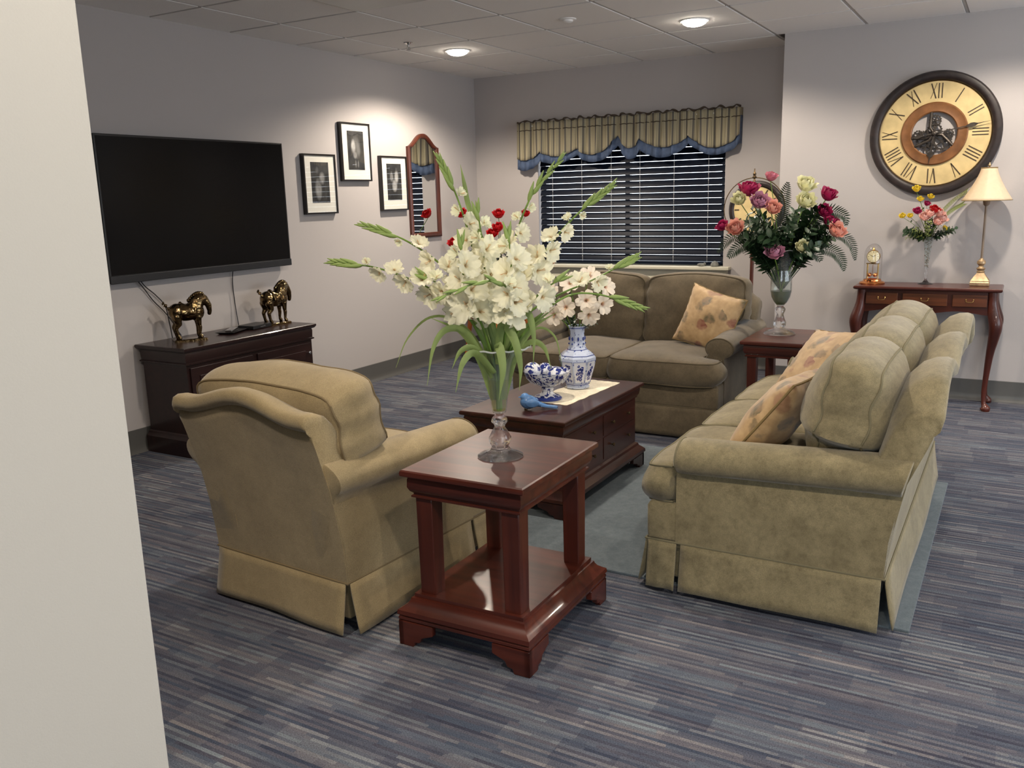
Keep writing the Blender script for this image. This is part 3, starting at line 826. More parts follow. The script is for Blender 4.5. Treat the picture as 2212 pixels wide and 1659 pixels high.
side_table('dark red end table under the rose vase, between loveseat and sofa', (3.330, -1.910, 0), 0, 0.355, 0.56, 0.600)

def coffee_table():
    t = thing('coffee_table', 'long dark cherry coffee table with drawers on the rug', 'coffee table', (2.560, -3.385, 0.0095))
    w, d, h = 0.56, 0.94, 0.460
    MB().loft([(-0.006, -0.022), (0.0, -0.018), (0.002, -0.010), (0, -0.003), (-0.004, 0)], w, d, (0, 0, h)).build('table_top', 'dark_cherry', t, 30)
    MB().loft([(-0.018, -0.022), (-0.014, -0.034), (-0.018, -0.060), (-0.026, -0.072), (-0.026, -0.078)], w, d, (0, 0, h)).build('apron', 'dark_cherry', t, 30)
    MB().loft([(-0.034, 0.11), (-0.034, h-0.078)], w, d).build('body', 'dark_cherry', t, 30)
    MB().loft([(-0.034, 0.135), (-0.022, 0.128), (-0.018, 0.116), (-0.002, 0.102), (0.008, 0.092), (0.010, 0.078), (0.004, 0.072), (0.0, 0.066)], w, d).build('base_moulding', 'dark_cherry', t, 30)
    for k, cy in enumerate((-0.215, 0.215)):
        dr = bev(MB().box2((w/2-0.034, cy-0.195, 0.150), (w/2-0.031, cy+0.195, 0.262)).build('drawer', 'dark_cherry', t, None), 0.003)
        du = bev(MB().box2((w/2-0.034, cy-0.195, 0.272), (w/2-0.031, cy+0.195, 0.376)).build('drawer', 'dark_cherry', t, None), 0.003)
        for q, z in ((dr, 0.206), (du, 0.324)):
            for s_ in (-0.10, 0.10):
                kb = MB(); kb.lathe([(0.004, 0), (0.004, 0.008), (0.009, 0.013), (0.008, 0.018), (0.002, 0.020)], 12)
                kb.xform(Matrix.Translation((w/2-0.031, cy+s_, z)) @ Matrix.Rotation(R(90), 4, 'Y')); kb.build('knob', 'old_brass', q)
    for sx in (-1, 1):
        for sy in (-1, 1):
            f = bracket_foot(0.15, 0.070)
            f.xform(Matrix.Translation((sx*(w/2+0.004), sy*(d/2+0.004), 0)) @ Matrix.Diagonal((-sx, -sy, 1, 1)))
            bev(f.build('bracket_foot', 'dark_cherry', t, None), 0.003)
coffee_table()

def tv_console():
    t = thing('media_console', 'low espresso brown console below the television', 'console', (0.0, -3.360, 0))
    w, d, h = 0.41, 1.07, 0.657
    c = (0.026+w/2, 0, 0)
    MB().loft([(-0.004, -0.030), (0.004, -0.026), (0.012, -0.014), (0.012, -0.004), (0.008, 0)], w, d, (c[0]+0.0, 0, h)).build('top', 'espresso', t, 30)
    MB().loft([(-0.012, -0.030), (-0.008, -0.045), (-0.010, -0.090), (-0.002, -0.094), (-0.002, -0.102), (-0.014, -0.106)], w, d, (c[0], 0, h)).build('frieze', 'espresso', t, 30)
    MB().loft([(-0.016, 0.10), (-0.016, h-0.106)], w, d, c).build('body', 'espresso', t, 30)
    MB().loft([(-0.016, 0.135), (-0.008, 0.128), (-0.004, 0.110), (0.004, 0.10), (0.004, 0.0)], w, d, c).build('plinth', 'espresso', t, 30)
    xf = c[0]+w/2-0.016
    for cy in (-0.26, 0.26):
        dr = bev(MB().box2((xf, cy-0.24, 0.15), (xf+0.012, cy+0.24, 0.535)).build('door', 'espresso', t, None), 0.003)
        bev(MB().box2((xf+0.012, cy-0.18, 0.20), (xf+0.017, cy+0.18, 0.485)).build('panel', 'espresso', dr, None), 0.004)
        kb = MB(); kb.lathe([(0.004, 0), (0.004, 0.010), (0.011, 0.016), (0.010, 0.022), (0.002, 0.025)], 12)
        kb.xform(Matrix.Translation((xf+0.012, cy+(0.205 if cy > 0 else 0.205), 0.47)) @ Matrix.Rotation(R(90), 4, 'Y')); kb.build('knob', 'chrome', dr)
tv_console()

# small boxes on the console
t = thing('remote_tray', 'small dark tray holding a silver remote, left of the flat black box', 'tray', (0.205, -3.33, 0.657), R(20))
MB().loft([(-0.02, 0.0), (0.0, 0.012), (-0.003, 0.012), (-0.022, 0.003)], 0.13, 0.19).build('tray', 'blackp', t)
bev(MB().box((0, 0, 0.018), (0.045, 0.16, 0.014), R(14)).build('remote', 'chrome', t, None), 0.004)
t = thing('media_box', 'flat black media box in front of the right bronze horse', 'media box', (0.20, -3.125, 0.657), R(6))
bev(MB().box((0, 0, 0.014), (0.13, 0.18, 0.024)).build('case', 'blackp', t, None), 0.004)
MB().box((0.066, 0, 0.014), (0.002, 0.05, 0.006)).build('front_light', 'chrome', t, None)

# bronze horses
def horse_meshes():
    mb = MB()
    def seg(a, b, ra, rb, n=7):
        a, b = Vector(a), Vector(b)
        for i in range(n):
            u = i/(n-1); mb.ball(a.lerp(b, u), ra+(rb-ra)*u, 12)
    def limb(pts):
        for (a, ra), (b, rb) in zip(pts[:-1], pts[1:]): seg(a, b, ra, rb)
    # local: +x is forward (nose), z up, 0.28 tall
    mb.ball((-0.005, 0, 0.166), (0.088, 0.052, 0.052), 20)
    mb.ball((-0.060, 0, 0.172), (0.050, 0.052, 0.052), 18)
    mb.ball((0.050, 0, 0.166), (0.050, 0.049, 0.056), 18)
    limb([((0.046, 0, 0.190), 0.050), ((0.058, 0, 0.222), 0.045), ((0.076, 0, 0.238), 0.036), ((0.100, 0, 0.240), 0.027)])
    limb([((0.106, 0, 0.234), 0.025), ((0.126, 0, 0.200), 0.020), ((0.131, 0, 0.164), 0.014), ((0.128, 0, 0.150), 0.013)])
    for s_ in (-1, 1):
        limb([((0.098, s_*0.016, 0.258), 0.007), ((0.102, s_*0.018, 0.270), 0.003)])
        limb([((0.055, s_*0.026, 0.135), 0.021), ((0.058, s_*0.027, 0.085), 0.0125), ((0.060, s_*0.027, 0.072), 0.013), ((0.056, s_*0.027, 0.030), 0.009), ((0.064, s_*0.027, 0.016), 0.013)])
        limb([((-0.070, s_*0.026, 0.145), 0.029), ((-0.060, s_*0.027, 0.105), 0.020), ((-0.080, s_*0.027, 0.078), 0.013), ((-0.070, s_*0.027, 0.034), 0.010), ((-0.062, s_*0.027, 0.016), 0.013)])
    body = mb.mesh('body', 'bronze', 180)
    mb = MB()
    for i in range(9):
        u = i/8; mb.ball((0.012+0.084*u, 0, 0.236+0.040*math.sin(u*2.1)), (0.010, 0.013, 0.012), 8)
    mane = mb.mesh('mane', 'bronze', 180)
    mb = MB(); pts = catmull([(-0.098, 0, 0.190), (-0.115, 0, 0.207), (-0.126, 0, 0.225), (-0.138, 0, 0.232)], 5)
    mb.tube(pts, [0.008+0.005*math.sin(i*1.1) for i in range(len(pts))], 8)
    tail = mb.mesh('tail', 'bronze', 180)
    mb = MB()
    def sad(u, v):
        x = -0.045+0.085*u; a = (v-0.5)*PI*1.15
        r = 0.056+0.004*math.sin(u*9)*math.cos(v*14)
        return Vector((x, r*math.sin(a), 0.163+r*math.cos(a)+0.006*abs(2*u-1)))
    mb.grid(sad, 14, 18)
    for s_ in (-0.036, 0.030): mb.ball((s_, 0, 0.222), (0.010, 0.020, 0.012), 10)
    saddle = mb.mesh('saddle', 'bronze', 180)
    base = MB().loft([(0, 0), (0, 0.010), (-0.005, 0.014)], 0.19, 0.085).mesh('base', 'bronze', 30)
    return body, mane, tail, saddle, base
hm = horse_meshes()
for (x, y, rz, lb) in ((0.215, -3.665, R(62), 'bronze horse figurine on the left end of the console, head turned down'),
                       (0.215, -2.945, R(86), 'bronze horse figurine on the right end of the console, tail raised')):
    t = thing('horse_figurine', lb, 'figurine', (x, y, 0.657), rz, 'bronze horses on the console')
    b = put('body', hm[0], t, (0, 0, 0.006))
    rm = b.modifiers.new('remesh', 'REMESH'); rm.mode = 'VOXEL'; rm.voxel_size = 0.0028; rm.use_smooth_shade = True
    sm = b.modifiers.new('smooth', 'SMOOTH'); sm.factor = 0.6; sm.iterations = 3
    put('mane', hm[1], t, (0, 0, 0.006)); put('tail', hm[2], t, (0, 0, 0.006))
    s_ = put('saddle', hm[3], t, (0, 0, 0.006)); so = s_.modifiers.new('th', 'SOLIDIFY'); so.thickness = 0.005
    put('base', hm[4], t)

# ------------------------------------------------------------------ rug
mb = MB()
mb.loft([(0, 0.0), (0.002, 0.004), (0, 0.009), (-0.012, 0.010)], 2.42, 1.70)
tag(mb.build('area_rug', 'rug', None, 50, (3.100, -3.405, 0.0)), 'plain blue grey rug under the coffee table and sofa', 'rug')

# ------------------------------------------------------------------ upholstered seating
def puff(w, d, h, crown, seg=14, corner=0.10, bulge=0.012, wr=0.006, seed=0.0, warp=None, pw=0.7):
    """box cushion: w (x), d (y), thickness h (z) with crowned faces. Returns MB and the two welt loops."""
    def mp(a, b, c):
        f = 1-corner*(abs(a)**7)*(abs(b)**7)
        x, y = a*f*w/2, b*f*d/2
        e = max(abs(a), abs(b))
        x += (bulge*(1-c*c))*(a**5); y += (bulge*(1-c*c))*(b**5)
        cr = max(0.0, 1-a*a)**pw*max(0.0, 1-b*b)**pw
        z = c*(h/2+crown*cr)
        p = Vector((x, y, z))
        nz_ = noise.noise(Vector((x*7+seed, y*7-seed, z*5+seed*2)))
        nz2 = noise.noise(Vector((x*22+seed, y*22, z*14+seed)))
        p += Vector((nz_*wr*a*a*a, nz_*wr*b*b*b, (nz_*wr+nz2*wr*0.35)*c))
        if warp: p = warp(p)
        return p
    mb = MB()
    bmesh.ops.create_cube(mb.bm, size=2.0)
    bmesh.ops.subdivide_edges(mb.bm, edges=mb.bm.edges, cuts=seg, use_grid_fill=True)
    for v in mb.bm.verts:
        v.co = mp(*v.co)
    loops = []
    for c in (-1, 1):
        pts = []
        for k in range(80):
            u = k/80*4; s_ = int(u); q = 2*(u-s_)-1
            a, b = ((q, -1), (1, q), (-q, 1), (-1, -q))[s_]
            p = mp(a, b, c); pts.append(p)
        loops.append(pts)
    return mb, loops
def cushion(name, mat, parent, loc, rot, *a, welt=True, **k):
    mb, loops = puff(*a, **k)
    o = mb.build(name, mat, parent, 60, loc, rot)
    if welt:
        w = MB()
        for l in loops: w.tube(l, 0.0042, 6, closed=True)
        w.build('welt', 'welt_'+mat, o)
    return o
for k, c in (('uph', (0.17, 0.125, 0.065)), ('uph2', (0.165, 0.145, 0.085)), ('uph3', (0.09, 0.07, 0.04))):  # loveseat welt darkened along with its shaded fabric
    M['welt_'+k] = simple('welt_cord_'+k, c, 0.9)

def seat(name, label, cat, loc, rz, hw, n, mat, Hf, ntop, seed, backtilt=R(-15), az=0.540, crown=0.05, top=0.87, bcy=-0.235, bh=0.155):
    t = thing(name, label, cat, loc, rz)
    yb, ya, yt = -0.35, 0.35, 0.475
    # body: closed box reaching the T front
    mb = MB(); yc = (yb+yt)/2; dd = yt-yb
    mb.loft([(-0.030, 0.035), (-0.030, 0.180), (-0.002, 0.186), (0.0, 0.22), (0.0, 0.315), (-0.010, 0.335)], 2*hw, dd, (0, yc, 0))
    bev(mb.build('body', mat, t, 50), 0.01, 3)
    # skirt panels with open corners
    def panel(p0, p1, nrm, name='skirt_panel'):
        p0, p1, nrm = Vector(p0), Vector(p1), Vector(nrm)
        def fn(u, v):
            p = p0.lerp(p1, u)
            out = 0.003+0.030*(1-v)**1.15+0.0035*math.sin(u*9+seed)*(1-v)
            return p + nrm*out + Vector((0, 0, 0.014+0.172*v-0.004*abs(2*u-1)*(1-v)))
        mb = MB(); mb.grid(fn, 16, 6); o = mb.build(name, mat, t, 180)
        so = o.modifiers.new('th', 'SOLIDIFY'); so.thickness = 0.005; so.offset = 0
        return o
    g = 0.008
    panel((-hw+g, yb, 0), (hw-g, yb, 0), (0, -1, 0))
    panel((-hw+g, yt, 0), (hw-g, yt, 0), (0, 1, 0))
    for s_ in (-1, 1):
        panel((s_*hw, yb+g, 0), (s_*hw, ya-g, 0), (s_, 0, 0))
        panel((s_*hw, ya+g, 0), (s_*hw, yt-g, 0), (s_, 0, 0))
    lp = []
    for (xa, y_a, xb, y_b) in ((-hw, yb, hw, yb), (hw, yb, hw, yt), (hw, yt, -hw, yt), (-hw, yt, -hw, yb)):
        for k in range(12): lp.append((xa+(xb-xa)*k/12, y_a+(y_b-y_a)*k/12, 0.188))
    MB().tube([(x*1.004, yc+(y-yc)*1.006, z) for x, y, z in lp], 0.0042, 6, closed=True).build('skirt_welt', 'welt_'+mat, t)
    # arms
    for s_ in (-1, 1):
        cx, rx, rz_ = hw-0.036, 0.090, 0.066
        mb = MB(); rg = []
        ys = [-0.44, -0.43, -0.36, -0.2, 0.0, 0.15, 0.27, 0.33, 0.352, 0.362]
        for q, y in enumerate(ys):
            k = 1.0 if q < 7 else (0.985, 0.94, 0.80)[q-7]
            k0 = 0.9 if q == 0 else 1.0
            zc = az+0.030*(-y+0.35)/0.8
            low = 0.004*noise.noise(Vector((y*5, seed, s_)))
            ring = []
            for a_ in range(215, -61, -12):
                a = R(a_); ring.append((cx+(rx*k*k0+low)*math.cos(a), zc+(rz_*k*k0+low)*math.sin(a)))
            ring += [(hw-0.003, 0.475), (hw+0.001, 0.44), (hw+0.003, 0.32), (hw+0.003, 0.192), (hw-0.135, 0.20), (hw-0.135, 0.45)]
            def yback(z):
                q_ = [(-0.348, 0.0), (-0.351, 0.20), (-0.360, 0.33), (-0.394, 0.50), (-0.425, 0.62), (-0.43, 0.9)]
                for (ya_, za_), (yb_, zb_) in zip(q_[:-1], q_[1:]):
                    if za_ <= z <= zb_: return ya_+(yb_-ya_)*(z-za_)/(zb_-za_)
                return -0.43
            rg.append([Vector((s_*x, max(y, yback(z)+0.004*(q+1)*(1 if q < 3 else 0)), z)) for x, z in ring])
        mb.rings(rg); o = mb.build('arm', mat, t, 48)
        w = MB(); zc = az+0.002
        w.tube([(s_*(cx+rx*0.93*math.cos(R(a))), 0.353, zc+rz_*0.93*math.sin(R(a))) for a in range(0, 360, 12)], 0.0035, 6, closed=True)
        w.build('arm_welt', 'welt_'+mat, o)
    # back with camel humps
    ny = 60 if n == 1 else 110
    mb = MB(); rg = []
    for i in range(ny+1):
        x = -hw+2*hw*i/ny
        e = min(1.0, (hw-abs(x))/0.018); e = math.sqrt(max(0.0, 1-(1-e)**2))
        h = Hf(x)-0.016*(1-e)
        sh = 1.0-0.05*(1-e)
        prof = [(-0.350, 0.190), (-0.362, 0.33), (-0.400, 0.52), (-0.452, h-0.100), (-0.466, h-0.064), (-0.463, h-0.056), (-0.474, h-0.051), (-0.487, h-0.038), (-0.491, h-0.020), (-0.485, h-0.004), (-0.464, h+0.004), (-0.430, h+0.001), (-0.392, h-0.016), (-0.355, h-0.055), (-0.330, h-0.11), (-0.290, 0.56), (-0.255, 0.42), (-0.245, 0.33), (-0.245, 0.21)]
        xx = x
        rg.append([Vector((xx, -0.36+(y+0.36)*sh if z > 0.4 else y, z)) for y, z in prof])
    mb.rings(rg); mb.build('back', mat, t, 60)
    # seat cushions
    inn = hw-0.137; cw = 2*inn/n
    for q in range(n):
        cx = -inn+cw*(q+0.5)
        def warp(p, cx=cx, q=q):
            y = p.y+0.115
            if y > 0.355:
                f = sstep(0.355, 0.385, y)
                if q == n-1 and p.x > 0: p.x += f*0.140*(p.x/(cw/2))**3
                if q == 0 and p.x < 0: p.x -= f*0.140*(abs(p.x)/(cw/2))**3
            if y > 0.40: p.z -= 0.6*(y-0.40)**1.2*0.35
            return p
        cushion('seat_cushion', mat, t, (cx, 0.115, 0.405), None, cw-0.004, 0.765, 0.135, 0.030, seg=18, corner=0.05, bulge=0.018, wr=0.005, seed=seed+q*3.1, warp=warp)
    # back cushions: lower part sits between the arms, the top spreads out over them
    ht = top-0.455; tw = 2*(hw-0.02)/ntop if n > 1 else 2*hw+0.03
    for q in range(ntop):
        lo0, lo1 = -inn+2*inn/ntop*q+0.004, -inn+2*inn/ntop*(q+1)-0.004
        up0, up1 = -(tw*ntop)/2+tw*q+0.006, -(tw*ntop)/2+tw*(q+1)-0.006
        cx = (up0+up1)/2; bw = up1-up0
        def warp(p, q=q, cx=cx, bw=bw):
            v = p.y/ht+0.5
            f = sstep(0.30, 0.44, v)
            u = p.x/bw+0.5
            x0_, x1_ = lo0+(up0-lo0)*f, lo1+(up1-lo1)*f
            p.x = x0_+(x1_-x0_)*u-cx
            if p.y > 0: p.y += 0.022*(1-(2*u-1)**2)*(2*p.y/ht)
            a = abs(2*u-1)
            p.z += 0.006*math.sin(p.y*46+q)*a**4
            p.x += 0.005*math.sin(p.y*75+noise.noise(p*8)*3)*(1 if p.x > 0 else -1)*max(0, a-0.8)*5*0.6
            return p
        cushion('back_cushion', mat, t, (cx, bcy, 0.455+ht/2*0.97), (R(90)-backtilt, 0, 0), bw, ht, bh, crown, seg=20, corner=0.07, bulge=0.022, wr=0.006, seed=seed+q*5.7+2, warp=warp)
    return t

def hump_chair(x): return 0.800+0.052*(0.5+0.5*math.cos(PI*min(1.0, abs(x)/0.285)))
def hump_n(n, hw, lo=0.825, am=0.05):
    def f(x):
        u = (x+hw)/(2*hw)*n
        return lo+am*(math.sin(PI*(u % 1.0))**1.1)-0.055*(1-sstep(0.0, 0.13, hw-abs(x)))
    return f
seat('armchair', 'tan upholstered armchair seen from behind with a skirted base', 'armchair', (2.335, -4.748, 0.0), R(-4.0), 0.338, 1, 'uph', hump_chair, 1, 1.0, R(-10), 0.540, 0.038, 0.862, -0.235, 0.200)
seat('loveseat', 'olive two seat loveseat under the window, shade darkened into its fabric', 'loveseat', (2.355, -1.800, 0.0), R(180), 0.700, 2, 'uph3', hump_n(2, 0.70, 0.80, 0.05), 2, 5.0, R(-12), 0.535, 0.065, 0.90, -0.205)
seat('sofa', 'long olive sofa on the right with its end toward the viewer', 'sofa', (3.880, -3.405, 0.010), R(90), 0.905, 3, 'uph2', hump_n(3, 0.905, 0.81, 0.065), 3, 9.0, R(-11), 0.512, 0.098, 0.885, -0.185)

# throw pillows
def pillow(label, loc, M3, size=0.42, th=0.075, seed=0.0):
    t = thing('throw_pillow', label, 'pillow', loc, 0, 'floral throw pillows')
    t.matrix_world = Matrix.Translation(loc) @ M3.to_4x4()
    mb = MB(); bmesh.ops.create_cube(mb.bm, size=2.0)
    bmesh.ops.subdivide_edges(mb.bm, edges=mb.bm.edges, cuts=19, use_grid_fill=True)
    s = size/2
    def pm(a, b, c):
        x = a*s*(1-0.075*(1-b*b)); y = b*s*(1-0.075*(1-a*a))
        cr = max(0, 1-a**2)**0.5*max(0, 1-b**2)**0.5
        z = c*(0.004+th*cr)
        n1 = noise.noise(Vector((x*9+seed, y*9, c+seed)))
        return Vector((x, y, z+0.010*n1*c*cr+0.006*math.sin(40*(a if abs(b) > abs(a) else b))*(max(abs(a), abs(b))**6)*c*0.6))
    for v in mb.bm.verts: v.co = pm(*v.co)
    c = mb.build('cover', 'floral', t, 70)
    pts = []
    for k in range(72):
        u = k/72*4; q = int(u); w = 2*(u-q)-1
        a, b = ((w, -1), (1, w), (-w, 1), (-1, -w))[q]
        pts.append(pm(a, b, 0))
    MB().tube(pts, 0.005, 6, closed=True).build('seam_trim', 'trim_gold', t)
    return t
def basis(xax, nrm, spin=0.0):
    """local z = pillow normal, local x roughly xax"""
    n = Vector(nrm).normalized(); x = Vector(xax); x = (x-n*x.dot(n)).normalized(); y = n.cross(x)
    return Matrix((x, y, n)).transposed() @ Matrix.Rotation(spin, 3, 'Z')
pillow('floral gold throw pillow leaning on the loveseat', (2.845, -1.800, 0.655), basis((1, 0, 0), (-0.12, -1, 0.30), R(-17)), 0.385, 0.07, 1.0)
pillow('floral gold throw pillow lying farther back on the sofa, face up', (3.745, -2.880, 0.630), basis((0.79, -0.61, 0.10), (-0.48, -0.50, 0.72), 0), 0.42, 0.06, 4.0)
pillow('floral gold throw pillow seen edge on beside the near sofa arm', (3.780, -3.930, 0.620), basis((0, 1, 0), (-0.78, 0.10, 0.62), R(-4)), 0.42, 0.085, 7.0)

# ------------------------------------------------------------------ glass vases
def glass_shell(prof_out, th=0.003, seg=48):
    inner = [(max(r-th, 0.002), z) for r, z in prof_out if True]
    return prof_out, inner
def trumpet_vase(label, loc, foot, cup, rim_z, water_z, wmat, twist=True):
    t = thing('glass_vase', label, 'vase', loc)
    # solid foot and stem
    mb = MB(); seg = 48
    rg = []
    for r, z in foot:
        row = []
        for k in range(seg):
            a = 2*PI*k/seg
            tw = 1.0+(0.05*math.sin(6*a+z*60) if (twist and 0.03 < z < 0.12) else 0)
            row.append(Vector((r*tw*math.cos(a), r*tw*math.sin(a), z)))
        rg.append(row)
    mb.rings(rg); mb.build('foot', 'foot_glass', t, 60)
    # cup with wall thickness
    th = 0.0028
    out = cup; inn = [(max(r-th, 0.001), z) for r, z in reversed(cup)]
    inn = [p for p in inn if p[1] > cup[0][1]+0.006]
    mb = MB(); mb.lathe(out+inn, 48); mb.build('bowl', 'thin', t, 60)
    rr_, rz2 = cup[-1]
    MB().tube([(rr_*math.cos(2*PI*k/64), rr_*math.sin(2*PI*k/64), rz2+0.002*math.sin(12*PI*k/64*2)) for k in range(64)], 0.0030, 8, closed=True).build('rim', 'rim_glass', t)
    # water
    def rad(z):
        for (r0, z0), (r1, z1) in zip(cup[:-1], cup[1:]):
            if z0 <= z <= z1: return r0+(r1-r0)*(z-z0)/(z1-z0)
        return cup[-1][0]
    z0 = cup[0][1]+0.010
    prof = [(0.001, z0)]+[(rad(z0+(water_z-z0)*k/10)-th-0.0006, z0+(water_z-z0)*k/10) for k in range(11)]+[(0.001, water_z)]
    MB().lathe(prof, 40).build('water', wmat, t, 50)
    return t
foot1 = [(0.001, 0.0), (0.076, 0.0), (0.077, 0.004), (0.066, 0.010), (0.036, 0.022), (0.028, 0.034), (0.035, 0.052), (0.036, 0.066), (0.026, 0.086), (0.017, 0.102), (0.019, 0.110), (0.028, 0.120), (0.025, 0.132), (0.017, 0.140), (0.012, 0.147)]
cup1 = [(0.012, 0.1475), (0.022, 0.152), (0.026, 0.168), (0.031, 0.215), (0.037, 0.270), (0.045, 0.310), (0.054, 0.335), (0.070, 0.355), (0.092, 0.368), (0.108, 0.372)]
V1 = Vector((3.072, -4.797, 0.606))
trumpet_vase('tall footed trumpet glass vase holding gladioli on the near end table', V1, foot1, cup1, 0.372, 0.262, 'water')
foot2 = [(0.001, 0.0), (0.092, 0.0), (0.093, 0.006), (0.078, 0.018), (0.040, 0.030), (0.022, 0.040), (0.036, 0.052), (0.038, 0.070), (0.026, 0.092), (0.020, 0.120), (0.030, 0.140), (0.031, 0.155), (0.018, 0.168)]
cup2 = [(0.018, 0.1685), (0.040, 0.195), (0.055, 0.225), (0.062, 0.260), (0.062, 0.330), (0.056, 0.380), (0.057, 0.420), (0.070, 0.470), (0.095, 0.505)]
V2 = Vector((3.300, -1.860, 0.601))
trumpet_vase('tall footed glass vase holding roses on the far end table', V2, foot2, cup2, 0.5, 0.262, 'water2')

# ------------------------------------------------------------------ flowers
rnd = random.Random(7)
def floret_mesh(name, mat, R0=0.046, Ln=0.042, np_=6, ruf=0.006, pw=1.7, wk=1.0, seed=0):
    mb = MB(); r_ = random.Random(seed)
    for k in range(np_):
        a = 2*PI*k/np_; inner = k % 2
        rr = R0*(0.92+0.16*r_.random()); lift = -0.004*inner+0.010*(r_.random()-0.5)
        wmax = wk*R0*(0.66 if inner else 0.60)
        ph = r_.random()*6
        def fn(u, v, a=a, rr=rr, lift=lift, wmax=wmax, ph=ph, inner=inner):
            s_ = 2*v-1
            w = wmax*(math.sin(PI*min(1, u*0.90+0.02))**0.55)*(0.22+0.95*u**0.8)
            rad = 0.003+rr*u**pw
            z = Ln*(u**0.62)+lift*u*u - 0.30*rr*max(0, u-0.72)**1.2 + ruf*(math.sin(6*s_+ph)+0.6*math.sin(11*s_+2*ph))*u**3+0.004*(s_*s_)*(-1 if inner else 1)*u
            x, y = rad, w*s_
            return Vector((x*math.cos(a)-y*math.sin(a), x*math.sin(a)+y*math.cos(a), z))
        mb.grid(fn, 7, 6)
    # stamens
    for k in range(3):
        a = k*0.5-0.5
        mb.tube([(0, 0, 0.004), (0.003+0.004*math.cos(a), 0.004*math.sin(a), Ln*0.7), (0.012*math.cos(a)+0.003, 0.010*math.sin(a), Ln*0.98)], [0.0006, 0.0006, 0.0011], 5, mat=1)
    return mb.mesh(name, [mat, 'stamen'], 180)
M['stamen'] = simple('tan_stamen', (0.60, 0.36, 0.16), 0.6)
fl_open = [floret_mesh('floret', 'glad', 0.047, 0.040, seed=s_) for s_ in range(4)]
fl_half = [floret_mesh('floret', 'glad_w', 0.024, 0.040, ruf=0.003, pw=1.4, seed=s_+10) for s_ in range(2)]
def bud_mesh():
    mb = MB(); mb.lathe([(0.001, 0), (0.0045, 0.008), (0.0058, 0.018), (0.004, 0.034), (0.001, 0.050)], 8)
    return mb.mesh('bud', 'bud', 180)
bm_ = bud_mesh()
S1 = Vector((0.856, 0.518, 0)); D1 = Vector((-0.518, 0.856, 0))     # across / away axes of the arrangement
def vp(base, off, z, dep=0.0):
    return Vector((base.x, base.y, 0)) + S1*off + D1*dep + Vector((0, 0, z))
def blade(mb, pts, w):
    P = catmull(pts, 6); n = len(P)
    def fn(u, v):
        i = min(n-1, int(round(u*(n-1)))); p = P[i]
        tg = (P[min(n-1, i+1)]-P[max(0, i-1)]).normalized()
        sd = tg.cross(Vector((D1.x, D1.y, 0.15))).normalized()
        ww = w*(math.sin(PI*min(1, 0.12+u*0.88))**0.6)*(1-u**4)+0.0006
        return p+sd*ww*(2*v-1)+D1*(-0.25*ww*(1-(2*v-1)**2))
    mb.grid(fn, n-1, 4)
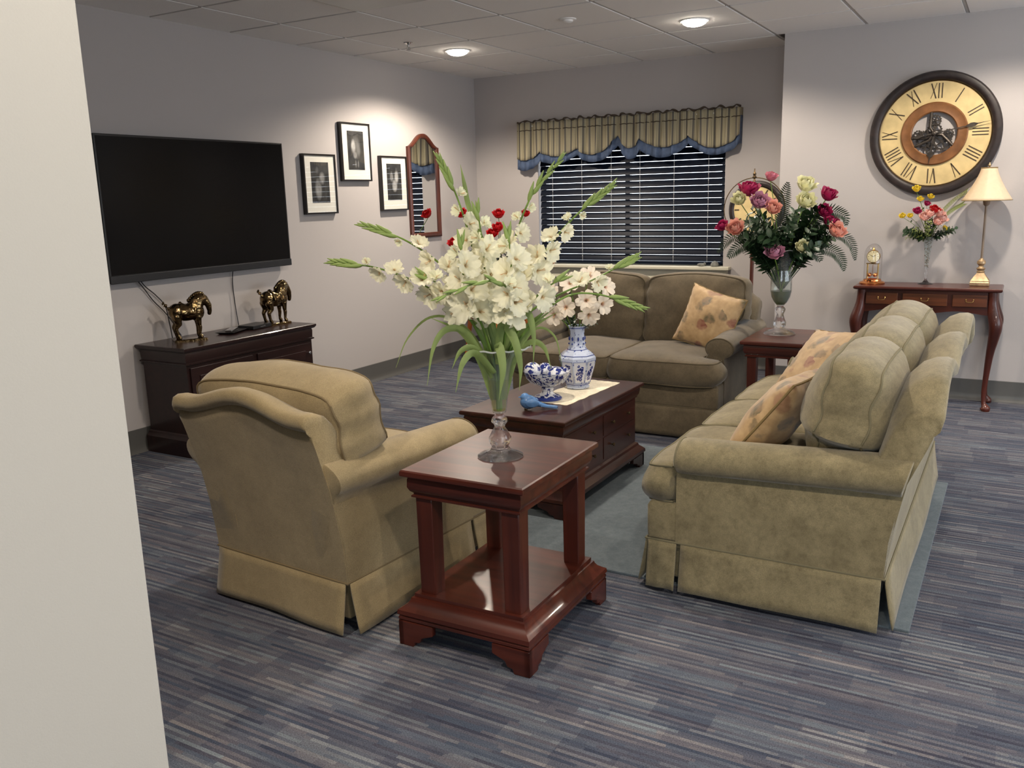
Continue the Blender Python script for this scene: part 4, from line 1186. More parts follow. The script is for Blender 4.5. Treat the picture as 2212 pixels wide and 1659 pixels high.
def spike(label, base, path, n_open, start, end_open, tipfrac=0.80, size=1.0, seed=1, leaves=(), face=None, zmin=None):
    """path: list of (off, z, depth); florets sit between the fractions start and end_open."""
    r_ = random.Random(seed)
    zmin = zmin or (1.085 if abs(path[-1][0]) < 0.23 else 1.15)
    P = catmull([vp(base, *p) for p in path], 10); n = len(P)
    org = P[0]; n_open = max(4, int(n_open*0.85))
    t = thing('gladiolus', label, 'flower', org, 0, 'white gladioli in the tall glass vase')
    Q = [p-org for p in P]
    MB().tube(Q, [0.0056*(1-0.6*i/n) for i in range(n)], 7).build('stem', 'stem', t)
    cl = [0.0]
    for a, b in zip(Q[:-1], Q[1:]): cl.append(cl[-1]+(b-a).length)
    def at(f):
        s_ = f*cl[-1]
        for i in range(n-1):
            if cl[i+1] >= s_:
                u = (s_-cl[i])/max(1e-6, cl[i+1]-cl[i]); return Q[i].lerp(Q[i+1], u), (Q[i+1]-Q[i]).normalized()
        return Q[-1], (Q[-1]-Q[-2]).normalized()
    toward = (-D1*1.0+Vector((0, 0, 0.10)))
    if face: toward = S1*face[0]+D1*face[2]+Vector((0, 0, face[1]))
    start = start+(0.07 if abs(path[-1][0]) < 0.25 else 0.17)*(1-start)
    mb = MB(); e_ = path[-1]; sx_ = 1 if e_[0] > 0 else -1
    blade(mb, [vp(base, e_[0]*0.04, 0.80, 0.0)-org, vp(base, e_[0]*0.10+sx_*0.004, 0.93, -0.01)-org, vp(base, e_[0]*0.22, 1.03, -0.02)-org, vp(base, e_[0]*0.42, 1.08+0.03*r_.random(), -0.03)-org], 0.012); mb.build('leaf', 'leaf', t, 180)
    for k in range(n_open):
        f = start+(end_open-start)*k/max(1, n_open-1)
        p, tg = at(f)
        if (org+p).z < zmin: continue
        sd = tg.cross(toward).normalized()*(1 if k % 2 else -1)
        dr = (toward.normalized()*0.85+sd*(0.75+0.3*r_.random())+tg*0.35+Vector((0, 0, -0.05))).normalized()
        me = fl_open[r_.randrange(4)] if k < n_open*0.72 else fl_half[r_.randrange(2)]
        sc_ = size*(1.08-(0.38 if abs(path[-1][0]) < 0.25 else 0.55)*k/n_open)*(0.92+0.16*r_.random())
        o = put('floret', me, t); o.matrix_local = Matrix.Translation(p+dr*0.006) @ aim(dr, r_.random()*6) @ Matrix.Scale(sc_, 4)
    nb = 7 if end_open < 0.9 else 2
    for k in range(nb):
        f = end_open+0.02+(0.99-end_open)*k/nb
        p, tg = at(f)
        sd = tg.cross(toward).normalized()*(1 if k % 2 else -1)
        dr = (tg*1.0+sd*0.20+toward.normalized()*0.10).normalized()
        o = put('bud', bm_, t); o.matrix_local = Matrix.Translation(p) @ aim(dr) @ Matrix.Scale(1.25*(1.1-0.5*k/nb), 4)
    p, tg = at(0.985)
    o = put('bud', bm_, t); o.matrix_local = Matrix.Translation(p) @ aim(tg) @ Matrix.Scale(0.75, 4)
    for (lp, lw) in leaves:
        mb = MB(); blade(mb, [vp(base, *q)-org for q in lp], lw); mb.build('leaf', 'leaf', t, 180)
    return t
NK = [(0.0, 0.765, 0.0), (0.0, 0.87, 0.0)]
def nk(a, b): return [(a*0.25, 0.765, b*0.3), (a*0.8, 0.90, b*0.8)]
spike('gladiolus reaching farthest left, almost level', V1, nk(-0.015, -0.01)+[(-0.075, 1.06, -0.03), (-0.20, 1.175, -0.06), (-0.36, 1.245, -0.05), (-0.508, 1.268, -0.02)], 8, 0.50, 0.86, seed=1, size=0.80,
      leaves=[([(-0.02, 0.88, -0.03), (-0.09, 1.03, -0.08), (-0.155, 1.055, -0.10), (-0.20, 1.00, -0.11), (-0.225, 0.88, -0.12)], 0.011), ([(-0.02, 0.90, 0.02), (-0.13, 1.05, 0.05), (-0.22, 1.07, 0.08), (-0.30, 1.00, 0.09), (-0.345, 0.90, 0.09)], 0.004)])
spike('gladiolus leaning up to the left, above the lowest left one', V1, nk(-0.012, 0.01)+[(-0.055, 1.09, 0.01), (-0.15, 1.225, 0.02), (-0.28, 1.325, 0.03), (-0.413, 1.378, 0.03)], 7, 0.46, 0.84, seed=2, size=0.80,
      leaves=[([(-0.02, 0.90, -0.04), (-0.07, 0.985, -0.08), (-0.115, 0.985, -0.10), (-0.145, 0.93, -0.11)], 0.010), ([(-0.01, 0.90, -0.05), (-0.07, 0.975, -0.10), (-0.11, 0.95, -0.13), (-0.135, 0.86, -0.14)], 0.012)])
spike('tall gladiolus rising at the upper left', V1, nk(-0.006, 0.015)+[(-0.03, 1.12, 0.02), (-0.07, 1.30, 0.02), (-0.11, 1.45, 0.01), (-0.162, 1.575, 0.0)], 10, 0.40, 0.85, seed=3, size=0.85,
      leaves=[([(-0.01, 1.25, 0.04), (-0.075, 1.42, 0.05), (-0.09, 1.50, 0.05), (-0.10, 1.56, 0.05)], 0.008)])
spike('tall gladiolus rising at the upper right', V1, nk(0.006, 0.015)+[(0.025, 1.12, 0.03), (0.06, 1.30, 0.03), (0.125, 1.46, 0.02), (0.218, 1.570, 0.01)], 10, 0.38, 0.78, seed=4, size=0.85,
      leaves=[([(0.01, 0.9, -0.02), (0.045, 1.06, -0.07), (0.095, 1.10, -0.09), (0.115, 1.03, -0.10), (0.112, 0.93, -0.10)], 0.013)])
spike('gladiolus leaning up to the right toward the window', V1, nk(0.012, 0.01)+[(0.06, 1.10, 0.02), (0.15, 1.26, 0.04), (0.26, 1.385, 0.05), (0.380, 1.480, 0.05)], 10, 0.42, 0.84, seed=5, size=0.88,
      leaves=[([(0.02, 0.90, 0.0), (0.10, 0.985, 0.0), (0.15, 0.975, -0.01), (0.175, 0.90, -0.01)], 0.010)])
spike('gladiolus leaning right with its tip over the loveseat cushion', V1, nk(0.015, 0.0)+[(0.08, 1.06, 0.0), (0.19, 1.135, 0.0), (0.31, 1.185, 0.0), (0.445, 1.248, 0.02)], 7, 0.50, 0.88, seed=6, size=0.80,
      leaves=[([(0.03, 0.88, 0.03), (0.12, 1.02, 0.05), (0.19, 1.00, 0.06), (0.215, 0.90, 0.06)], 0.004)])
spike('lowest gladiolus on the right, bending downward at the tip', V1, nk(0.018, -0.02)+[(0.09, 1.03, -0.04), (0.21, 1.135, -0.05), (0.32, 1.145, -0.04), (0.465, 1.095, -0.02)], 8, 0.46, 0.82, seed=7, size=0.85)
spike('gladiolus leaning toward the viewer with a green tip over the blossoms', V1, nk(0.004, -0.03)+[(0.03, 1.05, -0.09), (0.045, 1.17, -0.16), (-0.03, 1.215, -0.24), (-0.165, 1.175, -0.29)], 8, 0.36, 0.66, seed=8, size=1.00,
      leaves=[([(0.0, 0.93, -0.06), (0.015, 1.06, -0.10), (0.05, 1.03, -0.13), (0.07, 0.94, -0.14), (0.065, 0.86, -0.14)], 0.014)])
spike('gladiolus in the front centre of the bouquet, left of the middle', V1, nk(-0.012, -0.03)+[(-0.040, 1.04, -0.07), (-0.080, 1.15, -0.11), (-0.10, 1.24, -0.12), (-0.10, 1.32, -0.12)], 9, 0.50, 0.94, seed=9, size=1.05,
      leaves=[([(0.0, 0.95, -0.07), (0.005, 1.00, -0.11), (0.015, 0.93, -0.14), (0.0, 0.83, -0.145)], 0.014)])
spike('gladiolus in the front centre of the bouquet, right of the middle', V1, nk(0.008, -0.03)+[(0.020, 1.04, -0.07), (0.040, 1.15, -0.11), (0.05, 1.25, -0.11), (0.045, 1.34, -0.10)], 9, 0.48, 0.94, seed=10, size=1.08,
      leaves=[([(0.01, 0.90, -0.02), (-0.035, 1.08, -0.02), (-0.05, 1.12, -0.03), (-0.02, 1.0, -0.08)], 0.010)])
spike('upright gladiolus in the middle of the bouquet', V1, nk(0.0, 0.0)+[(-0.01, 1.10, -0.01), (-0.03, 1.22, -0.02), (-0.04, 1.34, -0.02), (-0.05, 1.42, -0.02)], 10, 0.45, 0.92, seed=11, size=1.05)
spike('short gladiolus low on the right side of the bouquet', V1, nk(0.014, -0.03)+[(0.06, 1.02, -0.06), (0.105, 1.12, -0.09), (0.15, 1.17, -0.10), (0.20, 1.20, -0.10)], 7, 0.52, 0.93, seed=12, size=1.0)
spike('short gladiolus low on the left side of the bouquet', V1, nk(-0.014, -0.02)+[(-0.06, 1.03, -0.04), (-0.11, 1.12, -0.06), (-0.16, 1.18, -0.07), (-0.22, 1.22, -0.07)], 8, 0.52, 0.93, seed=13, size=1.0)

# roses
def rose_mesh(mat, seed=0, R0=0.035):
    mb = MB(); r_ = random.Random(seed)
    layers = [(2, 0.26, 0.93, 0.0), (3, 0.42, 0.86, 0.0), (3, 0.58, 0.78, 0.05), (4, 0.76, 0.70, 0.12), (5, 0.96, 0.60, 0.30)]
    for li, (n, rr, te, curl) in enumerate(layers):
        for k in range(n):
            a = 2*PI*(k+0.41*li)/n+r_.random()*0.4; te_ = te*(0.95+0.1*r_.random())
            def fn(u, v, a=a, te=te_, rr=rr, curl=curl, n=n):
                q = 2*v-1; th_ = PI*(0.10+(te-0.10)*u)*(1-0.06*q*q)
                rad = R0*rr*(1.0+0.07*math.sin(3*q+a*3)*u); s_ = q*(PI/n)*1.25*(0.55+0.45*math.sin(PI*min(1, u*0.8+0.2)))
                out = rad*math.sin(th_)+R0*curl*u**5*(1+0.3*math.sin(5*q+a))
                z = R0*0.95-rad*math.cos(th_)*(1.05+0.25*(1-rr))-R0*0.12*(curl > 0.1)*u**6
                return Vector((out*math.cos(a+s_), out*math.sin(a+s_), z))
            mb.grid(fn, 7, 7)
    mb.lathe([(0.001, -0.006), (R0*0.22, 0.0), (R0*0.2, 0.008), (0.001, 0.012)], 10, mat=1)
    return mb.mesh('bloom', [mat, 'stem'], 180)
def leaf_shape(mb, p, d, w, l, up=Vector((0, 0, 1)), mat=0):
    d = Vector(d).normalized(); s_ = d.cross(up)
    if s_.length < 1e-3: s_ = Vector((1, 0, 0))
    s_.normalize(); nn = s_.cross(d)
    def fn(u, v):
        q = 2*v-1; ww = w*math.sin(PI*min(1, 0.05+0.95*u))**0.8
        return p+d*l*u+s_*ww*q+nn*(0.15*w*abs(q)-0.25*l*u*u)
    mb.grid(fn, 4, 2, mat)
def rose(label, base, off, z, dep, colr, group, size=1.0, face=(0, 0.3, -1), seed=0, neck=0.9, bend=0.5, cat='rose', name='rose', mesh=None):
    P1_ = vp(base, 0, neck, 0); P3 = vp(base, off, z, dep)
    mid = vp(base, off*bend, neck+(z-neck)*0.62, dep*0.5)
    t = thing(name, label, cat, P1_, 0, group)
    pts = catmull([Vector((0, 0, 0)), mid-P1_, P3-P1_], 8)
    mb = MB(); mb.tube(pts, 0.0028*size, 6)
    st = mb.build('stem', 'stem', t)
    lf = MB()
    for f in (0.45, 0.7):
        q = pts[int(f*len(pts))]; leaf_shape(lf, q, (random.Random(seed+f).uniform(-1, 1), random.Random(seed-f).uniform(-1, 1), 0.5), 0.012*size, 0.045*size)
    lf.build('leaf', 'leaf_dk', t, 180)
    me = mesh or rose_mesh('rose_'+colr, seed, 0.040*size)
    d = S1*face[0]+D1*face[2]+Vector((0, 0, face[1]+(0.55 if mesh is None else 0)))
    o = put('bloom', me, t); o.matrix_local = Matrix.Translation(P3-P1_) @ aim(d, seed)
    return t
g2 = 'roses in the far glass vase'
rv = [('pink', -0.087, 1.511, 0.0, 'single pink rosebud standing highest in the far bouquet', 0.85, (0.1, 1, -0.6)),
      ('magenta', -0.205, 1.430, 0.02, 'large magenta rose in front of the standing clock top', 1.35, (-0.2, 0.9, -0.6)),
      ('mauve', -0.168, 1.372, -0.05, 'mauve rose below the large magenta one', 1.20, (-0.1, 0.2, -1)),
      ('coral', -0.100, 1.340, -0.07, 'coral rose right of the mauve one', 1.05, (0.1, 0.1, -1)),
      ('ivory', -0.262, 1.390, 0.0, 'ivory rose at the left edge beside the clock face', 1.0, (-0.5, 0.2, -0.9)),
      ('ivory', 0.108, 1.451, -0.02, 'upper ivory rose right of centre in the far bouquet', 1.30, (0.1, 0.6, -0.8)),
      ('ivory', 0.096, 1.368, -0.06, 'ivory rose directly below the upper ivory one', 1.25, (0.0, 0.2, -1)),
      ('magenta', 0.246, 1.395, 0.0, 'magenta rose at the upper right of the far bouquet', 1.15, (0.3, 0.6, -0.8)),
      ('magenta', 0.225, 1.315, 0.0, 'smaller magenta rose under the upper right one', 0.95, (0.2, -0.1, -1)),
      ('magenta', -0.351, 1.240, 0.0, 'small magenta rose farthest left in the far bouquet', 0.85, (-0.9, 0.4, -0.6)),
      ('coral', -0.288, 1.225, -0.03, 'peach coral rose at the lower left of the far bouquet', 1.15, (-0.5, 0.2, -1)),
      ('mauve', -0.091, 1.084, -0.12, 'mauve rose hanging low beside the vase rim', 1.20, (-0.2, 0.25, -1)),
      ('ivory', 0.064, 1.116, -0.12, 'small ivory rose hanging low over the vase rim', 0.95, (0.05, 0.0, -1)),
      ('magenta', 0.272, 1.240, 0.02, 'magenta rose behind the right coral one', 1.1, (0.3, 0.5, -0.8)),
      ('coral', 0.290, 1.192, -0.03, 'coral pink rose at the right of the far bouquet', 1.2, (0.3, 0.3, -1))]
for k, (c, off, z, dep, lb, s_, fc) in enumerate(rv):
    rose(lb, V2, off, z, dep, c, g2, s_, fc, seed=k+1, neck=0.86)

# leafy stems and ferns in the rose vase
def leafy_mesh(seed, mat='leaf_dk', Ls=0.26, n=26, w=0.018, l=0.048, lead=0.18):
    r_ = random.Random(seed); mb = MB()
    pts = catmull([(0, 0, 0), (0.01, 0, Ls*0.4), (0.03*r_.uniform(-1, 1), 0.03*r_.uniform(-1, 1), Ls)], 8)
    mb.tube(pts, 0.0022, 5)
    for k in range(n):
        q = pts[int((lead+(1-lead)*k/n)*(len(pts)-1))]; a = k*2.4+r_.random()
        d = Vector((math.cos(a), math.sin(a), 0.55+0.3*r_.random()))
        leaf_shape(mb, q, d, w*(0.8+0.4*r_.random()), l*(0.8+0.4*r_.random()))
    return mb.mesh('leafy_stem', mat, 180)
lm = [leafy_mesh(s_) for s_ in range(3)]
lt = [leafy_mesh(s_+6, Ls=0.36, n=20, lead=0.52) for s_ in range(3)]
r_ = random.Random(3)
for k in range(66):
    a = r_.uniform(-1.0, 1.0); e = r_.uniform(0.15, 1.0); dp = r_.uniform(-0.8, 0.8)
    d = S1*a*1.5+D1*dp+Vector((0, 0, e))
    lo_ = k % 2; o = put('leafy_stem', (lt if lo_ else lm)[k % 3], None); P0 = vp(V2, a*(0.016 if lo_ else 0.05), 0.875 if lo_ else 1.07+0.12*e*(k % 4 == 0), dp*(0.016 if lo_ else 0.05))
    if lo_: d = S1*a*0.85+D1*dp*0.5+Vector((0, 0, 1.0+e*0.3))
    o.matrix_world = Matrix.Translation(P0) @ aim(d, r_.random()*6) @ Matrix.Scale(r_.uniform(0.9, 1.15), 4)
    tag(o, 'dark leafy stem among the roses in the far glass vase', 'foliage', 'leafy stems among the roses')
for k in range(14):
    a = r_.uniform(-1, 1); dp = r_.uniform(-1, 1)
    o = put('leafy_stem', lm[k % 3], None)
    o.matrix_world = Matrix.Translation(vp(V2, a*0.012, 0.885, dp*0.012)) @ aim(S1*a*0.16+D1*dp*0.16+Vector((0, 0, 1.0)), k) @ Matrix.Diagonal((0.55, 0.55, 0.95, 1))
    tag(o, 'dark leafy stem among the roses in the far glass vase', 'foliage', 'leafy stems among the roses')
def fern(label, base, path, group, sc_=1.0):
    P = catmull([vp(base, *p) for p in path], 10); org = P[0]; P = [p-org for p in P]; n = len(P)
    mb = MB(); mb.tube(P, [0.0018*(1-0.6*i/n)+0.0004 for i in range(n)], 5)
    Lr = [0.0]
    for a_, b_ in zip(P[:-1], P[1:]): Lr.append(Lr[-1]+(b_-a_).length)
    tot = Lr[-1]; s0 = 0.35*tot; i = 0
    while s0 < tot*0.995:
        while i < n-2 and Lr[i+1] < s0: i += 1
        f = (s0-Lr[i])/max(1e-6, Lr[i+1]-Lr[i]); q = P[i].lerp(P[i+1], f); u = (s0/tot-0.35)/0.65
        tg = (P[i+1]-P[i]).normalized(); w = 0.048*sc_*math.sin(PI*min(1, 0.15+0.85*u))**0.7+0.004
        for s_ in (-1, 1):
            sd = (tg.cross(D1)*s_+tg*0.65+Vector((0, 0, -0.12))).normalized()
            leaf_shape(mb, q, sd, 0.0042*sc_, w*1.1, up=D1)
        s0 += 0.0125
    o = put('fern_frond', mb.mesh('fern_frond', 'leaf_fern', 180), None, org)
    return tag(o, label, 'fern', group)
gf = 'fern fronds in the far bouquet'
fern('fern frond standing upright between pink and ivory roses', V2, [(0, 1.05, 0.02), (0.0, 1.25, 0.05), (0.01, 1.40, 0.05), (0.03, 1.50, 0.04)], gf)
fern('fern frond at the upper right curving outward', V2, [(0.02, 1.05, 0.0), (0.14, 1.22, 0.02), (0.26, 1.32, 0.02), (0.355, 1.30, 0.0), (0.375, 1.235, 0.0)], gf)
fern('long fern frond drooping farthest right', V2, [(0.02, 1.05, 0.0), (0.18, 1.15, 0.0), (0.32, 1.19, 0.0), (0.41, 1.13, 0.0), (0.44, 1.03, 0.0)], gf, 0.8)
fern('fern frond drooping at the lower right', V2, [(0.02, 1.04, -0.03), (0.14, 1.11, -0.05), (0.27, 1.10, -0.05), (0.335, 1.04, -0.05), (0.355, 0.975, -0.05)], gf, 0.9)
fern('fern frond hanging just right of the vase rim', V2, [(0.02, 1.04, -0.03), (0.09, 1.10, -0.08), (0.16, 1.09, -0.09), (0.20, 1.04, -0.09)], gf, 0.9)
fern('fern frond drooping at the lower left', V2, [(-0.02, 1.04, -0.02), (-0.14, 1.14, -0.03), (-0.26, 1.14, -0.04), (-0.34, 1.07, -0.04)], gf)
fern('fern frond reaching left below the coral rose', V2, [(-0.02, 1.05, 0.03), (-0.15, 1.17, 0.03), (-0.29, 1.19, 0.03), (-0.385, 1.10, 0.02)], gf, 0.8)

# ------------------------------------------------------------------ things on the coffee table
ZT = 0.4695
# doily
mb = MB(); bm = mb.bm
out = []
for k in range(120):
    u = k/120*4; s_ = int(u); q = 2*(u-s_)-1
    a, b = ((q, -1), (1, q), (-q, 1), (-1, -q))[s_]
    n_ = 0.006*abs(math.sin(k*0.52))+0.004*noise.noise(Vector((k*0.3, 0, 0)))
    out.append((a*(0.105+n_), b*(0.285+n_)))
mb.prism(out, lambda u, v, s_: Vector((u, v, 0.0 if s_ == 0 else 0.0016)))
d = mb.build('table_runner', 'doily', None, None, (2.612, -3.265, ZT+0.0005), (0, 0, R(-3)))
tag(d, 'cream linen runner with a scalloped edge under the porcelain', 'table runner')

BV = (2.580, -3.185, ZT+0.0022)
t = thing('porcelain_vase', 'tall faceted blue and white porcelain vase on the cream runner', 'vase', BV, R(12))
prof = [(0.050, 0.0), (0.062, 0.004), (0.064, 0.012), (0.058, 0.020), (0.066, 0.030), (0.078, 0.070), (0.092, 0.120), (0.098, 0.155), (0.098, 0.166), (0.090, 0.176), (0.074, 0.192), (0.052, 0.206), (0.044, 0.222), (0.040, 0.250), (0.037, 0.280), (0.040, 0.305), (0.048, 0.322), (0.050, 0.328), (0.046, 0.328), (0.034, 0.300), (0.030, 0.20)]
MB().lathe(prof, 8).build('body', 'porc_pale', t, 20)
mb = MB()
def facet(k, u, z, o=0.0006):
    """point on facet k at width fraction u (-1..1) and height z"""
    for (r0, z0), (r1, z1) in zip(prof[4:8], prof[5:9]):
        if z0 <= z <= z1: r = r0+(r1-r0)*(z-z0)/(z1-z0); break
    else: r = 0.098
    a0, a1 = 2*PI*k/8, 2*PI*(k+1)/8
    p = Vector((r*math.cos(a0), r*math.sin(a0), z)).lerp(Vector((r*math.cos(a1), r*math.sin(a1), z)), (u+1)/2)
    nn = Vector((math.cos((a0+a1)/2), math.sin((a0+a1)/2), 0))
    return p+nn*o
for k in range(8):
    pn = MB(); pn.grid(lambda u, v: facet(k, (2*u-1)*0.84, 0.040+0.108*v), 2, 8); pp = pn.build('painted_panel', 'porc_w', t, 20)
    fm = MB(); rr = random.Random(k)
    bl = [(0.0, 0.098, 0.016), (0.25, 0.118, 0.010), (-0.35, 0.085, 0.010), (0.1, 0.070, 0.012), (-0.1, 0.132, 0.007), (0.4, 0.090, 0.006), (-0.3, 0.055, 0.010), (0.3, 0.050, 0.009)]
    for (u, z, r) in bl:
        u += rr.uniform(-0.1, 0.1); z += rr.uniform(-0.006, 0.006)
        for q in range(5):
            a = q*2*PI/5+rr.random(); du, dz = math.cos(a)*r*0.6/0.032, math.sin(a)*r*0.6
            pts = [facet(k, u+du+math.cos(b)*r*0.45/0.032, max(0.041, min(0.147, z+dz+math.sin(b)*r*0.45)), 0.0011) for b in [w*2*PI/7 for w in range(7)]]
            vs = [fm.bm.verts.new(p_) for p_ in pts]; fm.bm.faces.new(vs)
    fm.build('floral_motif', 'porc_b', t, None)
    bd = MB()
    bd.tube([facet(k, -0.9, 0.034, 0.0006), facet(k, -0.9, 0.150, 0.0006), facet(k, 0.9, 0.150, 0.0006), facet(k, 0.9, 0.034, 0.0006)], 0.0013, 5, closed=True)
    bd.build('panel_border', 'porc_b', t)
for z, r in ((0.178, 0.0885), (0.206, 0.0525), (0.318, 0.0462), (0.026, 0.0635)):
    MB().tube([(r*1.012*math.cos(2*PI*k/8), r*1.012*math.sin(2*PI*k/8), z) for k in range(8)], 0.0018, 5, closed=True).build('painted_band', 'porc_b', t)
for k in range(8):
    a = (k+0.5)*2*PI/8; r = 0.0405
    dm = MB(); dm.ball((r*math.cos(a), r*math.sin(a), 0.262), (0.0045, 0.0045, 0.011), 8); dm.ball((r*1.06*math.cos(a), r*1.06*math.sin(a), 0.236), (0.004, 0.004, 0.005), 8)
    dm.build('neck_motif', 'porc_b', t)

# blossoms in the porcelain vase
fo = [floret_mesh('bloom', 'orchid', 0.052, 0.030, ruf=0.003, pw=1.3, wk=0.72, seed=s_+30) for s_ in range(2)]
BVV = Vector((BV[0], BV[1], 0))
for k, (off, z, dep, fc, lb) in enumerate([(-0.115, 0.965, -0.02, (-0.5, 0.5, -0.7), 'blush white bloom farthest left in the porcelain vase'), (-0.05, 0.905, -0.05, (-0.3, 0.1, -1), 'blush white bloom at the lower left of the porcelain vase bouquet'),
        (-0.03, 1.005, -0.03, (-0.2, 0.5, -0.8), 'blush white bloom at the top centre of the porcelain vase bouquet'), (0.035, 0.935, -0.07, (0.0, 0.1, -1), 'blush white bloom facing forward in the middle of the porcelain vase bouquet'),
        (0.055, 1.030, -0.01, (0.2, 0.7, -0.7), 'blush white bloom standing highest right in the porcelain vase'), (0.105, 0.915, -0.04, (0.5, 0.0, -0.9), 'blush white bloom at the lower right of the porcelain vase bouquet'),
        (0.120, 0.985, -0.02, (0.6, 0.4, -0.8), 'blush white bloom at the right edge of the porcelain vase bouquet'), (0.045, 0.875, -0.08, (0.1, -0.3, -1), 'blush white bloom hanging over the porcelain vase lip'),
        (-0.10, 0.875, -0.03, (-0.5, -0.2, -0.9), 'blush white bloom drooping left of the porcelain vase neck')]):
    rose(lb, BVV, off*1.15, 0.93+(z-0.93)*1.15, dep, None, 'blush blooms in the porcelain vase', 1.0, fc, seed=60+k, neck=0.72, cat='flower', name='lily_bloom', mesh=fo[k % 2])
for k, (dx, lb) in enumerate(((-0.2, 'left'), (0.9, 'right'))):
    o = put('leafy_stem', lm[k], None); o.matrix_world = Matrix.Translation(vp(BVV, 0.008*(k*2-1), 0.77, -0.01)) @ aim(S1*dx+D1*-0.3+Vector((0, 0, 0.55)), k) @ Matrix.Scale(0.42, 4)
    tag(o, 'dark leaf sprig on the %s side of the porcelain vase mouth' % lb, 'foliage', 'leaf sprigs in the porcelain vase')

# footed bowl with decorative balls
BW = (2.555, -3.475, ZT+0.0022)
t = thing('footed_bowl', 'blue and white footed porcelain bowl holding patterned balls', 'bowl', BW)
MB().lathe([(0.001, 0), (0.070, 0.0), (0.072, 0.007), (0.062, 0.016)], 36).build('foot_rim', 'porc_b', t)
MB().lathe([(0.062, 0.0162), (0.056, 0.020), (0.040, 0.025), (0.032, 0.030), (0.027, 0.040), (0.031, 0.054), (0.029, 0.062)], 36).build('stem', 'porc', t)
mb = MB(); rg = []
for r, z in [(0.028, 0.0622), (0.048, 0.070), (0.080, 0.088), (0.104, 0.112), (0.114, 0.135), (0.116, 0.142)]:
    rg.append((r, z))
inn_ = [(0.112, 0.141), (0.099, 0.113), (0.075, 0.092), (0.04, 0.074), (0.001, 0.070)]
MB().lathe(rg+inn_, 40, cap0=True).build('bowl', 'porc', t, 60)
cuts = MB()
for k in range(20):
    a = 2*PI*k/20
    pts = []
    for q in range(10):
        b = q*2*PI/10; zz = 0.098+0.013*math.sin(b); rr = 0.0925+(zz-0.098)*0.85+0.0012
        aa = a+0.075*math.cos(b); pts.append((rr*math.cos(aa), rr*math.sin(aa), zz))
    cuts.tube(pts, 0.0013, 5, closed=True)
cuts.build('pierced_border', 'porc_w', t)
zz0 = BW[2]
for (off, z, dep, r, lb) in [(-0.072, 0.150, -0.010, 0.043, 'largest white ball with blue leaves at the left of the footed bowl'), (-0.008, 0.138, 0.045, 0.040, 'blue and white ball at the back of the footed bowl'), (0.040, 0.128, -0.030, 0.043, 'blue and white ball at the front right of the footed bowl')]:
    p = Vector((BW[0], BW[1], zz0+z-0.004))+S1*off+D1*dep
    o = MB().ball((0, 0, 0), r, 28).build('decorative_ball', porcelain_mat('ball_porcelain_%d' % int(off*1000), 36, 0.60 if off > -0.05 else 0.55), None, 180, p, (off*9, z*30, dep*9))
    tag(o, lb, 'ball', 'patterned balls in the footed bowl')

# blue bird
t = thing('bird_figurine', 'small sky blue ceramic bird at the near end of the coffee table', 'figurine', (2.585, -3.700, ZT), R(31))
mb = MB(); mb.ball((-0.012, 0, 0.038), (0.040, 0.032, 0.034), 20); mb.ball((-0.028, 0, 0.062), (0.022, 0.021, 0.020), 18)
for k in range(6): mb.ball((0.018+k*0.011, 0, 0.032-k*0.0035), (0.018, 0.020-k*0.002, 0.016-k*0.0018), 12)
b = mb.build('body', 'bird', t, 180)
rm = b.modifiers.new('remesh', 'REMESH'); rm.mode = 'VOXEL'; rm.voxel_size = 0.0025; rm.use_smooth_shade = True
sm = b.modifiers.new('smooth', 'SMOOTH'); sm.iterations = 4
MB().prism([(0.0, -0.014), (0.075, -0.020), (0.082, 0.0), (0.075, 0.020), (0.0, 0.014)], lambda u, v, s_: Vector((0.045+u, v, 0.020-u*0.14+(0.0035 if s_ else -0.0035)))).build('tail', 'bird', t)
for s_ in (-1, 1):
    mb = MB(); mb.ball((0.004, s_*0.028, 0.036), (0.034, 0.007, 0.020), 14); mb.build('wing', 'bird', t, 180)
mb = MB(); mb.lathe([(0.005, 0), (0.001, 0.012)], 8); mb.xform(Matrix.Translation((-0.048, 0, 0.062)) @ Matrix.Rotation(R(-90), 4, 'Y')); mb.build('beak', 'bird', t)
MB().tube([(-0.015, -0.012, 0.012), (-0.020, -0.012, 0.002), (-0.032, -0.012, 0.002)], 0.0022, 6).tube([(-0.015, 0.012, 0.012), (-0.020, 0.012, 0.002), (-0.032, 0.012, 0.002)], 0.0022, 6).build('feet', 'old_brass', t)

# ------------------------------------------------------------------ corner table with red roses
CT = (0.49, -0.50)
t = thing('corner_table', 'round dark corner table on orange wooden legs behind the gladioli', 'corner table', (CT[0], CT[1], 0))
MB().lathe([(0.001, 0.545), (0.30, 0.545), (0.33, 0.552), (0.335, 0.565), (0.33, 0.575), (0.001, 0.577)], 40).build('table_top', 'espresso', t)
MB().lathe([(0.27, 0.47), (0.29, 0.475), (0.29, 0.544), (0.001, 0.544)], 32, cap0=True).build('apron', 'espresso', t)
MB().lathe([(0.001, 0.10), (0.25, 0.10), (0.26, 0.11), (0.26, 0.13), (0.001, 0.135)], 32).build('lower_shelf', 'espresso', t)
for k in range(4):
    a = R(205+90*k); MB().tube([(0.24*math.cos(a), 0.24*math.sin(a), 0.47), (0.27*math.cos(a), 0.27*math.sin(a), 0.25), (0.31*math.cos(a), 0.31*math.sin(a), 0.0)], [0.024, 0.020, 0.015], 10).build('leg', 'orange_wood', t)
CV = Vector((CT[0]+0.06, CT[1], 0.578))
t = thing('glass_vase', 'short round vase holding red roses on the corner table', 'vase', CV)
MB().lathe([(0.001, 0), (0.045, 0.0), (0.060, 0.04), (0.062, 0.10), (0.045, 0.16), (0.055, 0.20)], 32, cap1=False).build('bowl', 'thin', t, 60)
g3 = 'red roses on the corner table'
